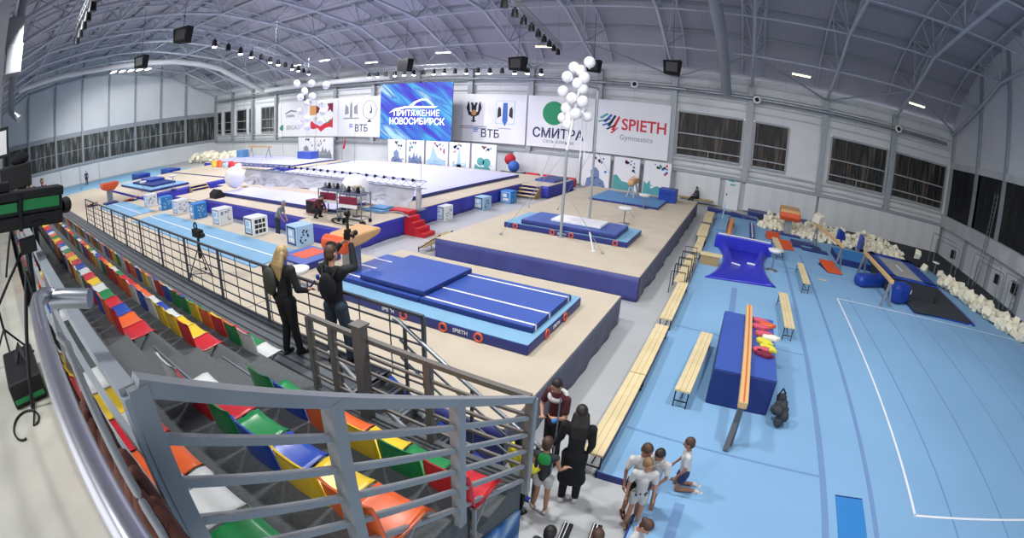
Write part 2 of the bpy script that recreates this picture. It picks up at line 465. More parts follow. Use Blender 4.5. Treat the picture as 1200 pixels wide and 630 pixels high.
# lower white boards on the long wall
m = MB()
segs = [(-.2, -2.2), ]
xs = [16.6, 11.9, 6.1, .45]
for a, c in ((6.2, 16.9), (.5, 6.0), (-4.7, -1.4), (-18, -12.2), (-30, -29.3)):
    m.bb(a, c, YF-.5, YF-.40, .12, 2.1)
structure(m.build('trim_61', stripes('board', 'd4d7d9', 'cfd2d4', 0, 1.25, .5, .5, .02, .4)))
d = bpy.data.objects.new('door_1', None); COL.objects.link(d); structure(d); d.location = (-.45, YF-.45, 0)
m = MB(); m.bb(-.55, .55, -.05, 0, 0, 2.05); m.build('door_panel', 'white_paint', d)
m = MB(); m.bb(-.2, .2, -.07, -.05, 1.72, 1.82); m.bb(-.3, .1, -.07, -.05, 1.98, 2.1); m.build('sign', 'ink_teal', d)
m = MB(); m.bb(-.42, -.34, -.1, -.05, .95, 1.1); m.build('door_handle', 'black_metal', d)
# pipes along the far wall
m = MB(); m.tube([(XL+1, 35.35, 8.15), (XR-1, 35.35, 8.15)], .13, 10)
for k in range(0, 30): m.tube([(XL+2+k*2.8, 35.35, 8.15), (XL+2.0+k*2.8, 35.35, 8.15), (XL+2.08+k*2.8, 35.35, 8.15)], .16, 10)
tag(m.build('heating_pipe', 'galvanised'), 'long galvanised pipe running along the top of the banner wall', 'pipe')
pn = ['with black centre, right of the fat duct on the wall pipe', 'with black centre, on the wall pipe above the SPIETH banner', 'with black centre, nearest the right end of the wall pipe', 'above the white wall panel between windows']
for i, (x, z) in enumerate(((.75, 8.1), (-9.2+.9, 8.15), (11.9, 8.2), (5.6, 8.15))):
    if i == 3: continue
    t = thing('air_nozzle', (x, 35.2, z), 'round white air nozzle '+pn[i], 'air nozzle', 'round air nozzles on the wall pipe')
    m = MB(); m.lathe((0, 0, 0), [(.12, -.2), (.26, -.1), (.3, .0), (.26, .06), (.2, .04)], 16)
    o = m.build('housing', 'white_plastic', t); o.rotation_euler = (radians(80), 0, 0)
    m = MB(); m.lathe((0, 0, .03), [(.01, 0), (.16, 0), (.16, .03), (.01, .03)], 12)
    o = m.build('nozzle_opening', 'black_plastic', t); o.rotation_euler = (radians(80), 0, 0)
m = MB(); m.tube([(-1.5, 35.0, 8.3), (-1.55, 33.4, 9.1), (-1.6, 31.5, 10.0), (-1.7, 28, 11.3), (-1.8, 24, 12.2), (-1.9, 18, 12.7), (-1.9, 8, 12.7)], .36, 16)
for y, z in ((31.5, 10.0), (28, 11.3), (24, 12.2)): m.torus((-1.7, y, z), .37, .03, (0, 1, -.3), 18, 6)
tag(m.build('ventilation_duct', 'grey_steel'), 'fat round grey ventilation duct rising from the wall pipe over the ceiling', 'duct')
# big pale pipe near the left gable
m = MB(); m.tube([(-53, 2.5, 11.6), (-53, 8, 12.3), (-53, 14, 12.5), (-53, 18, 12.65), (-53, 22, 12.6), (-53, 25.5, 12.2), (-53, 28.2, 11.6), (-53, 30.5, 10.6), (-53, 35.2, 8.6)], .3, 12)
tag(m.build('ventilation_duct', 'white_paint'), 'long white ventilation pipe arching over the far left end wall', 'duct')
m = MB(); m.tube([(-52.4, 35.05, 8.6), (-31, 35.05, 8.6)], .28, 12)
tag(m.build('ventilation_duct', 'white_paint'), 'fat white pipe along the wall above the left banners', 'duct')
# ------------------------------------------------------------------ podiums
def skirt_mb(x0, y0, x1, y1, z0, z1, amp=.055, seed=0):
    """cloth hanging between two corners with soft folds, 2 cm thick"""
    rnd = random.Random(seed); L = hypot(x1-x0, y1-y0); n = max(8, int(L/.16)); m = MB()
    ux, uy = (x1-x0)/L, (y1-y0)/L; nx, ny = uy, -ux
    ph = [rnd.uniform(0, 6.3) for _ in range(4)]; rows = 4; vs = []
    for t in (0, .02):
        for j in range(rows+1):
            v = j/rows
            for i in range(n+1):
                s = L*i/n
                a = amp*(sin(s*3.1+ph[0]+v*1.6)*.5+sin(s*7.3+ph[1]-v*2)*.3+sin(s*1.3+ph[2])*.4)*(1-v)**.7
                a = a*min(1, i/3, (n-i)/3)+.02
                vs.append((x0+ux*s+nx*(a-t), y0+uy*s+ny*(a-t), z0+(z1-z0)*v))
    fs = []; K = (rows+1)*(n+1)
    for t in range(2):
        for j in range(rows):
            for i in range(n):
                a = t*K+j*(n+1)+i; q = (a, a+1, a+n+2, a+n+1); fs.append(q if t == 0 else q[::-1])
    for i in range(n):
        fs.append((i, K+i, K+i+1, i+1)); j = rows*(n+1)+i; fs.append((j, j+1, K+j+1, K+j))
    m.add(vs, fs, True); return m
def podium(label, x0, x1, y0, y1, z, sk, faces='fr', top='beige_carpet', cut=None):
    t = thing('podium', ((x0+x1)/2, (y0+y1)/2, 0), label, 'podium')
    cx, cy = (x0+x1)/2, (y0+y1)/2
    m = MB(); m.bb(x0-cx, x1-cx, y0-cy, y1-cy, z-.045, z); m.build('deck', top, t, bevel=.01)
    m = MB(); m.bb(x0-cx+.1, x1-cx-.1, y0-cy+.1, y1-cy-.1, 0, z-.05); m.build('frame', 'black_metal', t)
    E = dict(f=(x0, y0, x1, y0), r=(x1, y0, x1, y1), l=(x0, y1, x0, y0), b=(x1, y1, x0, y1))
    for i, k in enumerate(faces):
        a = E[k]
        skirt_mb(a[0]-cx, a[1]-cy, a[2]-cx, a[3]-cy, 0, z-.02, seed=int(abs(x0*7+y0*3))+i).build('skirt', sk if k in 'fb' else ('navy_skirt_side_lit' if sk == 'navy_skirt' else sk), t)
    return t
PZ = .8
podium('beige podium under the vault landing mats, nearest the grandstand', -9.76, -2.58, 5.2, 11.65, PZ, 'navy_skirt')
podium('large beige podium carrying the rings and the pommel horse', -9.75, -2.5, 13.5, 30.7, PZ, 'navy_skirt', 'frl')
podium('long low beige podium under the light blue vault runway', -47.5, -9.80, 5.2, 10.55, PZ, 'navy_skirt_violet_lit', 'fl')
podium('violet-lit podium corner under the steel equipment trolleys', -16.3, -12.95, 12.5, 16.38, PZ, 'navy_skirt_violet_lit')
podium('long violet-lit podium under the beam mat', -26.3, -16.35, 13.0, 16.38, PZ, 'navy_skirt_violet_lit', 'f')
podium('small violet-lit podium with wooden steps at its right end', -30.1, -26.4, 12.45, 16.38, PZ, 'navy_skirt_violet_lit', 'fr')
podium('huge violet-lit podium under the white floor exercise carpet', -31.2, -13.4, 16.42, 32.4, PZ, 'navy_skirt_violet_lit', 'fr')
podium('violet-lit podium annex with a flight of wooden steps, right of the floor exercise carpet', -13.35, -11.6, 28.0, 32.6, PZ, 'navy_skirt_violet_lit', 'fr')
podium('beige podium far left with a mat laid on top', -46.5, -33.85, 11.0, 18.8, PZ, 'navy_skirt_violet_lit', 'fr')
podium('dark-skirted podium behind the far left mat', -47, -35.0, 19.2, 24.4, PZ, 'vinyl_navy', 'fr')
podium('violet-lit podium by the left sponsor banners', -51, -32.5, 25.2, 31.2, PZ, 'navy_skirt_violet_lit', 'fr')

def slab(name, label, cat, x0, x1, y0, y1, z0, z1, top, side, group=None, bevel=.02, parts=()):
    """a mat: vinyl body with a differently coloured top sheet"""
    cx, cy = (x0+x1)/2, (y0+y1)/2
    t = thing(name, (cx, cy, z0), label, cat, group)
    m = MB(); m.bb(x0-cx, x1-cx, y0-cy, y1-cy, 0, z1-z0-.012); m.build('mat_body', side, t, bevel=bevel)
    m = MB(); m.bb(x0-cx+.015, x1-cx-.015, y0-cy+.015, y1-cy-.015, z1-z0-.012, z1-z0); m.build('mat_cover', top, t)
    return t
def ring_marks(t, pts, n, z, r=.085):
    for x, y in pts:
        m = MB(); m.torus((x, y, z), r, .026, n, 18, 8); m.build('ring_mark', 'orange_ring', t)
# vault landing
t = slab('landing_mat', 'light blue vault landing base mat with navy sides and orange rings', 'mat', -9.15, -3.27, 7.45, 10.42, PZ, 1.03, 'mat_light', 'vinyl_navy', bevel=.03)
for x in (-8.25, -6.25, -5.2, -4.35): ring_marks(t, [(x+6.21, -1.49)], (0, 1, 0), .11)
for y in (8.35, 9.35): ring_marks(t, [(2.945, y-8.935)], (1, 0, 0), .11)
for x in (-6.7, -4.78): text('brand_mark', 'SPIETH', .12, 'white_plastic', TY(x+6.21, -1.492, .115), t)
o = text('brand_mark', 'SPIETH', .12, 'white_plastic', TX(2.947, 8.85-8.935, .115), t)
def striped(label, x0, x1, y0, y1, z0, z1, ys, ends=True):
    t = slab('striped_mat', label, 'mat', x0, x1, y0, y1, z0, z1, 'vinyl_blue', 'vinyl_dark', 'blue striped mats on the vault landing', bevel=.02)
    cx, cy = (x0+x1)/2, (y0+y1)/2
    for y in ys:
        m = MB(); m.bb(x0-cx+.02, x1-cx-.02 if ends else x1-cx, y-cy-.028, y-cy+.028, z1-z0, z1-z0+.006)
        if ends: m.bb(x1-cx, x1-cx+.006, y-cy-.028, y-cy+.028, .02, z1-z0+.006)
        m.build('white_stripe', 'white_rubber', t)
    return t
striped('blue vinyl mat with long white stripes, right of the bare mattress', -6.2, -3.42, 7.95, 10.12, 1.03, 1.16, (8.1, 8.8, 9.9))
striped('blue vinyl mat with white stripes, left of the bare mattress', -9.05, -6.22, 7.95, 10.12, 1.03, 1.15, (8.2, 8.95, 9.6), False)
t = slab('crash_mattress', 'plain shiny blue mattress lying across the two striped mats', 'mattress', -8.15, -6.13, 8.05, 10.1, 1.165, 1.29, 'vinyl_blue', 'vinyl_dark', bevel=.03)
# ring mats
t = slab('landing_mat', 'light blue base mat with orange rings beneath the gymnastic rings', 'mat', -8.6, -3.65, 16.45, 18.85, PZ, 1.02, 'mat_light', 'vinyl_navy', bevel=.03)
for x in (-8.1, -6.55, -5.8, -4.1): ring_marks(t, [(x+6.125, -1.215)], (0, 1, 0), .11)
text('brand_mark', 'SPIETH', .12, 'white_plastic', TY(-6.17+6.125, -1.217, .1), t)
slab('crash_mattress', 'thick violet-blue mattress under the rings', 'mattress', -7.9, -4.1, 16.5, 18.4, 1.025, 1.2, 'vinyl_blue', 'vinyl_navy', bevel=.04)
slab('white_mat', 'thin white mat on the mattress under the rings', 'mat', -6.85, -4.85, 16.95, 18.05, 1.205, 1.3, 'white_rubber', 'white_plastic', bevel=.02)
# rings frame
t = thing('rings_frame', (-6.2, 18.4, PZ), 'tall grey steel rings frame with white balloons tied to its top', 'rings frame')
def R_(x, y, z): return (x+6.2, y-18.4, z-PZ)
m = MB(); m.tube([R_(-6.17, 16.35, .8), R_(-6.2, 16.45, 4.0)], .055, 10); m.disc(R_(-6.17, 16.35, .8), .13, (0, 0, 1), 14, .03); m.build('post', 'grey_steel', t)
m = MB(); m.tube([R_(-6.2, 16.45, 4.0), R_(-6.15, 17.3, 6.5)], .05, 10); m.build('post_arm', 'white_paint', t)
m = MB(); m.tube([R_(-6.38, 20.35, .8), R_(-6.4, 20.35, 6.6)], .055, 10); m.disc(R_(-6.38, 20.35, .8), .13, (0, 0, 1), 14, .03); m.build('post', 'grey_steel', t)
m = MB(); m.tube([R_(-6.15, 17.3, 6.5), R_(-6.4, 20.35, 6.6)], .05, 10); m.build('crossbar', 'grey_steel', t)
for a, bq in (((-6.2, 16.45, 4.0), (-8.1, 15.3, .82)), ((-6.2, 16.45, 2.6), (-4.2, 15.2, .82)), ((-6.4, 20.35, 4), (-8.3, 21.3, .82)), ((-6.4, 20.35, 4), (-4.8, 22.2, .82)), ((-6.15, 17.3, 6.5), (-9.6, 20.8, .82))):
    m = MB(); m.tube([R_(*a), R_(*bq)], .008, 5, False); m.ball(R_(*bq), .06, 8, 6); m.build('guy_cable', 'galvanised', t)
m = MB(); m.tube([R_(-5.0, 16.15, 1.2), R_(-4.55, 15.3, .82)], .03, 8); m.disc(R_(-4.55, 15.3, .8), .1, (0, 0, 1), 10, .03); m.build('brace', 'white_paint', t)
for dy in (-.25, .25):
    m = MB(); m.tube([R_(-6.27, 18.4+dy, 6.55), R_(-6.27, 18.4+dy, 4.7)], .006, 5, False); m.build('ring_cable', 'galvanised', t)
    m = MB(); m.bar(R_(-6.27, 18.4+dy, 4.75), R_(-6.27, 18.4+dy, 3.65), .045, .02); m.build('strap', 'white_rubber', t)
    m = MB(); m.torus(R_(-6.27, 18.4+dy, 3.55), .1, .016, (1, .3, 0), 18, 8); m.build('ring', 'white_rubber', t)
# pommel horse
slab('landing_mat', 'mid blue mat under the pommel horse', 'mat', -8.05, -4.15, 25.3, 29.05, PZ, .92, 'mat_mid', 'vinyl_navy')
t = thing('pommel_horse', (-6.2, 27.9, .92), 'tan leather pommel horse standing on the blue mat', 'pommel horse')
m = MB(); m.bb(-.19, .19, -.8, .8, .72, 1.04); o = m.build('horse_body', 'tan_leather', t, bevel=.09)
for y in (-.55, .55):
    m = MB(); m.bar((-.22, y, 0), (-.05, y*.8, .74), .09); m.bar((.22, y, 0), (.05, y*.8, .74), .09); m.bb(-.28, .28, y-.05, y+.05, 0, .04); m.build('leg', 'galvanised' if y < 0 else 'grey_steel', t)
for y in (-.22, .22):
    m = MB(); m.tube([(-.14, y, 1.03), (-.13, y, 1.14), (-.06, y, 1.17), (.06, y, 1.17), (.13, y, 1.14), (.14, y, 1.03)], .017, 8); m.build('pommel', 'tan_leather', t)
def chalk(x, y, z, h, label, leg=True):
    t = thing('chalk_stand', (x, y, z), label, 'chalk stand', 'white chalk bowls on stands')
    m = MB(); m.lathe((0, 0, h-.16), [(.05, 0), (.24, .02), (.3, .1), (.3, .15), (.26, .16), (.05, .11)], 20); m.build('bowl', 'white_plastic', t)
    m = MB(); m.tube([(0, 0, .03), (0, 0, h-.14)], .03, 8); m.build('pole', 'galvanised', t)
    m = MB(); m.lathe((0, 0, 0), [(.26, 0), (.26, .02), (.04, .05)], 16); m.build('base', 'galvanised', t)
chalk(-4.8, 20.46, PZ, .75, 'white chalk bowl on a stand behind the rings mats')
chalk(-4.9, 25.05, PZ, .78, 'white chalk bowl on a stand in front of the pommel horse mat')
chalk(-9.75, 7.35, PZ, .55, 'white chalk bowl beside the vault landing, behind the two standing people')
chalk(1.95, 19.9, .12, .9, 'white chalk bowl on a stand on the blue training floor by the violet pit')
chalk(-33.9, 13.9, PZ, 1.0, 'white chalk bowl far left at the edge of the beige podium')
chalk(-36.4, 12.2, PZ, .75, 'white chalk bowl far left in front of the dark mat')
t = thing('foam_block', (-4.15, 28.7, PZ), 'blue vinyl foam block at the corner of the rings podium', 'foam block')
m = MB(); m.bb(-.55, .5, -.45, .5, 0, .8); m.build('block_body', 'vinyl_royal', t, bevel=.04)
m = MB(); m.tube([(-.2, -.46, .55), (-.1, -.5, .55), (.1, -.5, .55), (.2, -.46, .55)], .015, 6); m.build('carry_strap', 'vinyl_dark', t)
m = MB()
for i in range(4): m.bb(-10.35+.02+i*.0, -9.9, 0, 0, 0, 0) if 0 else None
# steel steps beside rings podium
t = thing('metal_steps', (-10.1, 14.3, 0), 'open steel steps at the left front corner of the rings podium', 'steps')
for i in range(4):
    m = MB(); m.bb(-.75+i*.25, -.5+i*.25, -.4, .4, .18+i*.18, .20+i*.18); m.build('tread', 'pine_dark', t)
for y in (-.4, .4):
    m = MB(); m.bar((-.75, y, .1), (.28, y, .8), .03); m.bar((.25, y, 0), (.25, y, .8), .03); m.bar((-.72, y, 0), (-.72, y, .2), .03); m.build('stringer', 'black_metal', t)
def wood_steps(x, y, label, rz=0., w=1.4):
    t = thing('wooden_steps', (x, y, 0), label, 'steps', 'wooden steps up to the podiums', rz)
    for i in range(4):
        m = MB(); m.bb(-w/2, w/2, -1.0+i*.26, -.72+i*.26, .16+i*.19, .2+i*.19); m.build('tread', 'pine', t)
    for s in (-1, 1):
        m = MB(); m.prism([(-1.0, 0), (-1.0, .17), (0, .78), (0, 0)], 'x', s*w/2-.02, s*w/2+.02); m.build('side_panel', 'pine_dark', t)
wood_steps(-12.75, 27.95, 'wooden steps at the right corner of the floor exercise podium', 0, 1.3)
wood_steps(-27.3, 12.4, 'wooden steps in the middle of the violet-lit skirts, behind the blue cube', 0, 1.5)
wood_steps(-33.8, 16.0, 'wooden steps at the far left podium, left of the small violet-lit podium', radians(90), 1.5)
wood_steps(-32.45, 27.5, 'wooden steps by the podium under the left sponsor banners', radians(90), 1.6)
# red steps
t = thing('red_steps', (-13.0, 16.0, 0), 'bright red cloth-covered steps by the violet-lit podium corner', 'steps')
m = MB(); m.bb(-1.0, .1, -.1, .45, .81, .95); m.build('landing', 'red_cloth', t, bevel=.02)
m = MB()
for i in range(4): m.bb(.08+i*.27, .36+i*.27, -.42, .35, 0, .78-i*.2)
m.build('treads', 'red_cloth', t, bevel=.015)
# floor exercise carpet etc
slab('floor_exercise_carpet', 'huge pale violet-white floor exercise carpet', 'carpet', -30.5, -14.9, 18.2, 30.4, PZ, 1.0, 'fx_carpet', 'vinyl_navy', bevel=.02)
slab('landing_mat', 'pale mat on the small annex podium right of the floor exercise carpet', 'mat', -13.3, -11.9, 29.6, 32.2, PZ, .95, 'vinyl_navy', 'vinyl_blue')
slab('beam_mat', 'long pale violet mat with navy edge in front of the hanging truss', 'mat', -26.2, -15.9, 14.15, 16.35, PZ, 1.0, 'fx_carpet', 'vinyl_navy', bevel=.02)
slab('landing_mat', 'light blue base mat on the far left podium', 'mat', -43.3, -34.6, 12.2, 15.6, PZ, .98, 'mat_light', 'vinyl_navy')
slab('landing_mat', 'dark navy mat stacked on the far left light blue mat', 'mat', -41.6, -36.0, 12.9, 15.0, .985, 1.12, 'vinyl_navy', 'vinyl_dark')
slab('landing_mat', 'small blue mat topmost on the far left navy mat', 'mat', -41, -38.5, 13.6, 15.0, 1.125, 1.3, 'vinyl_blue', 'vinyl_royal')
# vault runway
def runway(label, x0, x1):
    t = slab('vault_runway', label, 'runway', x0, x1, 7.5, 9.5, PZ, .83, 'mat_light', 'mat_mid', 'light blue vault runway', bevel=.005)
    m = MB(); m.bb(-(x1-x0)/2, (x1-x0)/2, -.03+.1, .03+.1, .03, .034); m.build('white_line', 'white_rubber', t)
runway('light blue vault runway carpet, nearer and longer piece', -24.9, -12.3)
runway('light blue vault runway carpet, farther shorter piece', -33.3, -26.4)
# spring board mat + vault table
t = thing('box_mat', (-11.4, 9.1, PZ), 'blue box mat with an orange centre on the vault runway', 'mat')
m = MB(); m.bb(-.75, .75, -.85, .65, 0, .2); m.build('mat_body', 'vinyl_navy', t, bevel=.02)
m = MB(); m.bb(-.73, .73, -.83, .63, .2, .21); m.build('mat_cover', 'vinyl_blue', t)
m = MB(); m.bb(-.42, .3, -.45, .5, .21, .216); m.build('centre_panel', 'orange', t)
text('brand_mark', 'SPIETH', .13, 'white_plastic', TY(.1, -.855, .1), t); text('brand_mark', 'SPIETH', .13, 'white_plastic', TX(.755, -.1, .1), t)
t = thing('vault_table', (-8.95, 8.55, PZ), 'orange and tan vaulting table above the landing mats, behind the filming man', 'vaulting table')
m = MB(); m.prism([(-.45, 1.02), (-.45, 1.3), (-.3, 1.36), (.75, 1.38), (.8, 1.3), (.7, 1.2), (.2, 1.08)], 'x', -.42, .42)
m.build('top_pad', 'tan_leather', t, bevel=.05)
m = MB(); m.prism([(-.44, .93), (-.62, .93), (-.7, 1.08), (-.68, 1.26), (-.58, 1.36), (-.44, 1.36)], 'x', -.43, .43); m.build('front_pad', 'orange', t, bevel=.07)
m = MB(); m.ball((0, 0, 0), (.27, .04, .14), 16, 8); o = m.build('pad_recess', 'black_plastic', t); o.location = (.04, -.68, 1.12)
m = MB(); m.bb(-.2, .25, -.15, .15, .05, 1.2); m.build('column', 'galvanised', t, bevel=.02)
m = MB(); m.bb(-.5, .5, -.4, .4, 0, .06); m.build('base', 'galvanised', t, bevel=.01)
t = thing('vault_table', (-34.0, 8.6, PZ), 'orange vaulting table at the far left start of the runway', 'vaulting table')
m = MB(); m.prism([(-.45, .95), (-.62, 1.15), (-.6, 1.4), (.7, 1.4), (.6, 1.15), (.3, .9)], 'x', -.55, .55); m.build('top_pad', 'orange', t, bevel=.06)
m = MB(); m.bb(-.15, .15, -.2, .2, .05, 1.0); m.build('column', 'galvanised', t)
m = MB(); m.bb(-.5, .6, -.5, .5, 0, .08); m.build('base', 'vinyl_navy', t)
def springboard(x, y, z, label, rz=0., w=.7, l=1.2):
    t = thing('springboard', (x, y, z), label, 'springboard', 'orange springboards', rz)
    m = MB(); m.prism([(-l/2, .02), (-l/2, .06), (0, .13), (l/2, .24), (l/2, .2), (0, .09)], 'x', -w/2, w/2); m.build('board', 'orange', t, bevel=.01)
    m = MB(); m.bb(-w/2, w/2, -l/2, l/2, 0, .02); m.bb(-w/2+.05, -w/2+.1, l/2-.15, l/2-.1, 0, .21); m.bb(w/2-.1, w/2-.05, l/2-.15, l/2-.1, 0, .21); m.build('frame', 'vinyl_navy', t)
springboard(-33.0, 10.0, PZ, 'orange springboard beside the far left vaulting table, behind it', radians(-60))
springboard(-35.2, 7.3, PZ, 'orange springboard left of the far left vaulting table, by the fence', radians(-80))
springboard(2.35, 27.0, .12, 'orange springboard on the blue training floor, left of the orange vaulting table', 0, .8, 1.3)
springboard(2.95, 25.2, .12, 'orange springboard right in front of the training vaulting table column', radians(8), .8, 1.3)
springboard(5.05, 22.3, .12, 'orange springboard at the near foot of the training balance beam', radians(12), .8, 1.5)
# cubes with printed faces
CUB = dict(w=('white_plastic', 'ink_slate', 'ink_pale'), k=('white_plastic', 'ink_navy', 'ink_slate'), b=('mat_bright', 'ink_pale', 'white_plastic'), g=('ink_pale', 'ink_navy', 'white_plastic'))
def cube(x, y, z, kind, label, s=.72):
    body, fr, fill = CUB[kind]; t = thing('printed_cube', (x, y, z), label, 'cube', 'printed cubes around the podiums', random.uniform(-.12, .12))
    m = MB(); m.bb(-s/2, s/2, -s/2, s/2, 0, s); m.build('cube_body', body, t, bevel=.02)
    m = MB(); h = s/2
    for a, bq, c, d in ((-.4, -.32, .08, .92), (.32, .4, .08, .92), (-.4, .4, .08, .15), (-.4, .4, .86, .93)): m.bb(a*s, bq*s, -h-.006, -h, c*s, d*s)
    m.build('front_frame', fr, t)
    m = MB(); m.cur = 1; m.bb(-.3*s, .3*s, -h-.003, -h, .18*s, .82*s); m.cur = 0; m.bb(-.26*s, .1*s, -h-.005, -h, .5*s, .78*s); m.bb(-.26*s, .26*s, -h-.005, -h, .22*s, .42*s); m.build('front_print', [fill if kind not in 'wk' else 'ink_pale', body], t)
    m = MB(); rnd = random.Random(int(x*10)); m.cur = 1; m.bb(h, h+.003, -.42*s, .42*s, .08*s, .92*s); m.cur = 0
    if kind == 'k':
        for r in range(3):
            for c in range(3): m.bb(h, h+.006, (-.36+c*.25)*s, (-.16+c*.25+rnd.uniform(-.03, .03))*s, (.14+r*.27)*s, (.34+r*.27)*s)
    else:
        for r in range(12): y0 = rnd.uniform(-.4, .3); z0 = rnd.uniform(.1, .8); m.bb(h, h+.006, y0*s, (y0+.1)*s, z0*s, (z0+.08)*s)
    m.build('side_print', ['ink_black' if kind == 'k' else fr, body], t)
for x, y, z, k, l in ((-28.4, 9.95, PZ, 'w', 'white printed cube, leftmost of the row along the runway'), (-26.1, 10.1, PZ, 'b', 'blue printed cube second from the left along the runway'),
    (-23.8, 10.1, PZ, 'w', 'white printed cube between the two blue cubes along the runway'), (-21.6, 10.15, PZ, 'b', 'blue printed cube in front of the wooden steps'),
    (-19.0, 10.15, PZ, 'w', 'white printed cube right of the wooden steps, along the runway'), (-15.9, 10.0, PZ, 'k', 'white printed cube with dark squares on its side, along the runway'),
    (-13.15, 10.1, PZ, 'g', 'pale blue printed cube in front of the grey-shirted man'), (-13.3, 19.0, 0, 'w', 'white printed cube on the grey floor nearest the red steps'),
    (-13.1, 22.4, 0, 'g', 'pale printed cube on the grey floor, middle of the three by the white carpet'), (-12.9, 25.1, 0, 'b', 'blue printed cube on the grey floor nearest the wooden steps')):
    cube(x, y, z, k, l)
t = thing('wedge_speaker', (-26.0, 13.6, PZ), 'black wedge shaped floor speaker at the left end of the beam mat podium', 'speaker')
m = MB(); m.prism([(-.3, 0), (-.3, .28), (.0, .5), (.35, .2), (.35, 0)], 'x', -.45, .45); m.build('cabinet', 'black_plastic', t, bevel=.02)
m = MB(); m.ball((0, .28, .29), .12, 12, 8); m.build('cone', 'black_metal', t)
# big white balls
for x, y, z, r, l in ((-26.4, 15.2, 1.75, .66, 'big white inflated ball hanging left, over the end of the beam mat'), (-15.9, 15.6, 1.72, .68, 'big white inflated ball hanging over the equipment trolleys')):
    t = thing('inflated_ball', (x, y, z), l, 'ball', 'big white inflated balls')
    m = MB(); m.ball((0, 0, 0), r, 32, 20); m.build('ball_skin', 'white_rubber', t)
    m = MB(); m.tube([(0, 0, r-.02), (0, 0, 3.2)], .006, 5, False); m.build('hanging_wire', 'galvanised', t)
    m = MB(); m.lathe((0, 0, -r-.04), [(.02, 0), (.12, .02), (.1, .07)], 12); m.build('valve_plate', 'white_plastic', t)
t = thing('round_table', (-14.6, 14.4, PZ), 'small round table with one leg under the hanging white ball', 'table')
m = MB(); m.lathe((0, 0, 1.25), [(.02, 0), (.24, 0), (.24, .04), (.02, .04)], 20); m.build('tabletop', 'pine_dark', t)
m = MB(); m.tube([(0, 0, .02), (0, 0, 1.26)], .02, 8); m.build('leg', 'black_metal', t)
m = MB(); m.lathe((0, 0, 0), [(.22, 0), (.22, .02), (.03, .04)], 16); m.build('base', 'black_metal', t)
# lowered truss with cloth
t = thing('lighting_truss', (0, 0, 0), 'long lowered lighting truss with lamps and a grey cloth hanging beneath it', 'lighting truss')
def box_truss(p0, p1, w=.3, r=.022, bay=.5):
    m = MB(); p0 = Vector(p0); p1 = Vector(p1); L = (p1-p0).length; d = (p1-p0)/L; s = Vector((-d.y, d.x, 0)).normalized()*w/2; u = Vector((0, 0, w/2))
    c = [s+u, -s+u, -s-u, s-u]
    for q in c: m.tube([p0+q, p1+q], r, 6)
    n = int(L/bay)
    for i in range(n):
        a = p0+d*(L*i/n); bq = p0+d*(L*(i+1)/n)
        for k in range(4): m.tube([a+c[k], bq+c[(k+1) % 4]], r*.5, 4, False)
    return m
box_truss((-28.6, 17.3, 2.1), (-12.9, 16.95, 1.95), .34).build('truss_frame', 'galvanised', t)
m = MB(); NX = 90; vs = []; 
for th in (0, .02):
    for j in range(7):
        for i in range(NX+1):
            f = i/NX; x = -28.3+f*14.9; v = j/6
            y = 17.2-f*.3+(.12+.2*v)*sin(f*40+v)*v*.6+th-.5*v*v; z = 1.9-.1*f-v*(.75+.1*sin(f*9))
            vs.append((x, y, z))
K = 7*(NX+1); fs = []
for th in range(2):
    for j in range(6):
        for i in range(NX):
            a = th*K+j*(NX+1)+i; fs.append((a, a+1, a+NX+2, a+NX+1))
m.add(vs, fs, True); m.build('hanging_cloth', 'cloth_grey', t, fix=False)
for i in range(26):
    f = (i+.5)/26; x = -28.4+f*15.3; y = 17.25-f*.3; kind = i < 9
    m = MB(); m.ball((x, y-.2, 2.28-.12*f), (.06, .08, .08), 10, 6); m.bar((x-.1, y-.15, 2.28-.12*f), (x+.1, y-.15, 2.28-.12*f), .04)
    m.build('lamp_head', 'ink_slate' if kind else 'black_metal', t)
for x in (-28.2, -20.5, -13.2):
    m = MB(); m.tube([(x, 17.1, 2.1), (x, 17.1, 13)], .008, 5, False); m.build('hanging_wire', 'galvanised', t)
t = thing('cloth_post', (-13.25, 17.0, 0), 'pale wrapped post at the right end of the hanging grey cloth', 'post')
m = MB(); m.tube([(0, 0, .8), (.02, 0, 1.3), (-.02, 0, 1.9)], [.11, .14, .1], 12); m.build('wrapping', 'cloth_grey', t); m = MB(); m.bb(-.25, .25, -.25, .25, .8, .84); m.build('base', 'galvanised', t)
# equipment trolleys
def trolley(x, y, label, rz):
    t = thing('equipment_trolley', (x, y, PZ), label, 'trolley', 'steel trolleys carrying lamp heads', rz)
    m = MB()
    for sx in (-.65, .65):
        for sy in (-.3, .3): m.bar((sx, sy, .12), (sx, sy, 1.25), .04)
    for z in (.2, .75, 1.2):
        for sy in (-.3, .3): m.bar((-.65, sy, z), (.65, sy, z), .035)
        for sx in (-.65, .65): m.bar((sx, -.3, z), (sx, .3, z), .035)
    m.build('frame', 'galvanised', t)
    m = MB(); m.bb(-.5, .45, -.36, -.33, .78, 1.08); m.build('sign_panel', 'maroon', t)
    m = MB(); m.bb(-.5, .45, -.335, -.315, .62, .77); m.build('white_panel', 'white_plastic', t)
    for sx in (-.62, .62):
        for sy in (-.28, .28): m = MB(); m.tube([(sx, sy-.03, .08), (sx, sy+.03, .08)], .08, 12); m.build('wheel', 'black_plastic', t)
    for i in range(5):
        m = MB(); xx = -.5+i*.25; m.ball((xx, 0, 1.36), (.07, .08, .1), 10, 8); m.bb(xx-.07, xx+.07, -.08, .08, 1.22, 1.3); m.build('lamp_head', 'black_metal' if i % 2 else 'rail_steel', t)
    m = MB(); m.bb(-.55, .55, -.2, .2, 1.12, 1.2); m.build('cable_tray', 'vinyl_navy', t)
trolley(-15.5, 13.9, 'steel trolley of lamp heads with a maroon sign, left one', .08)
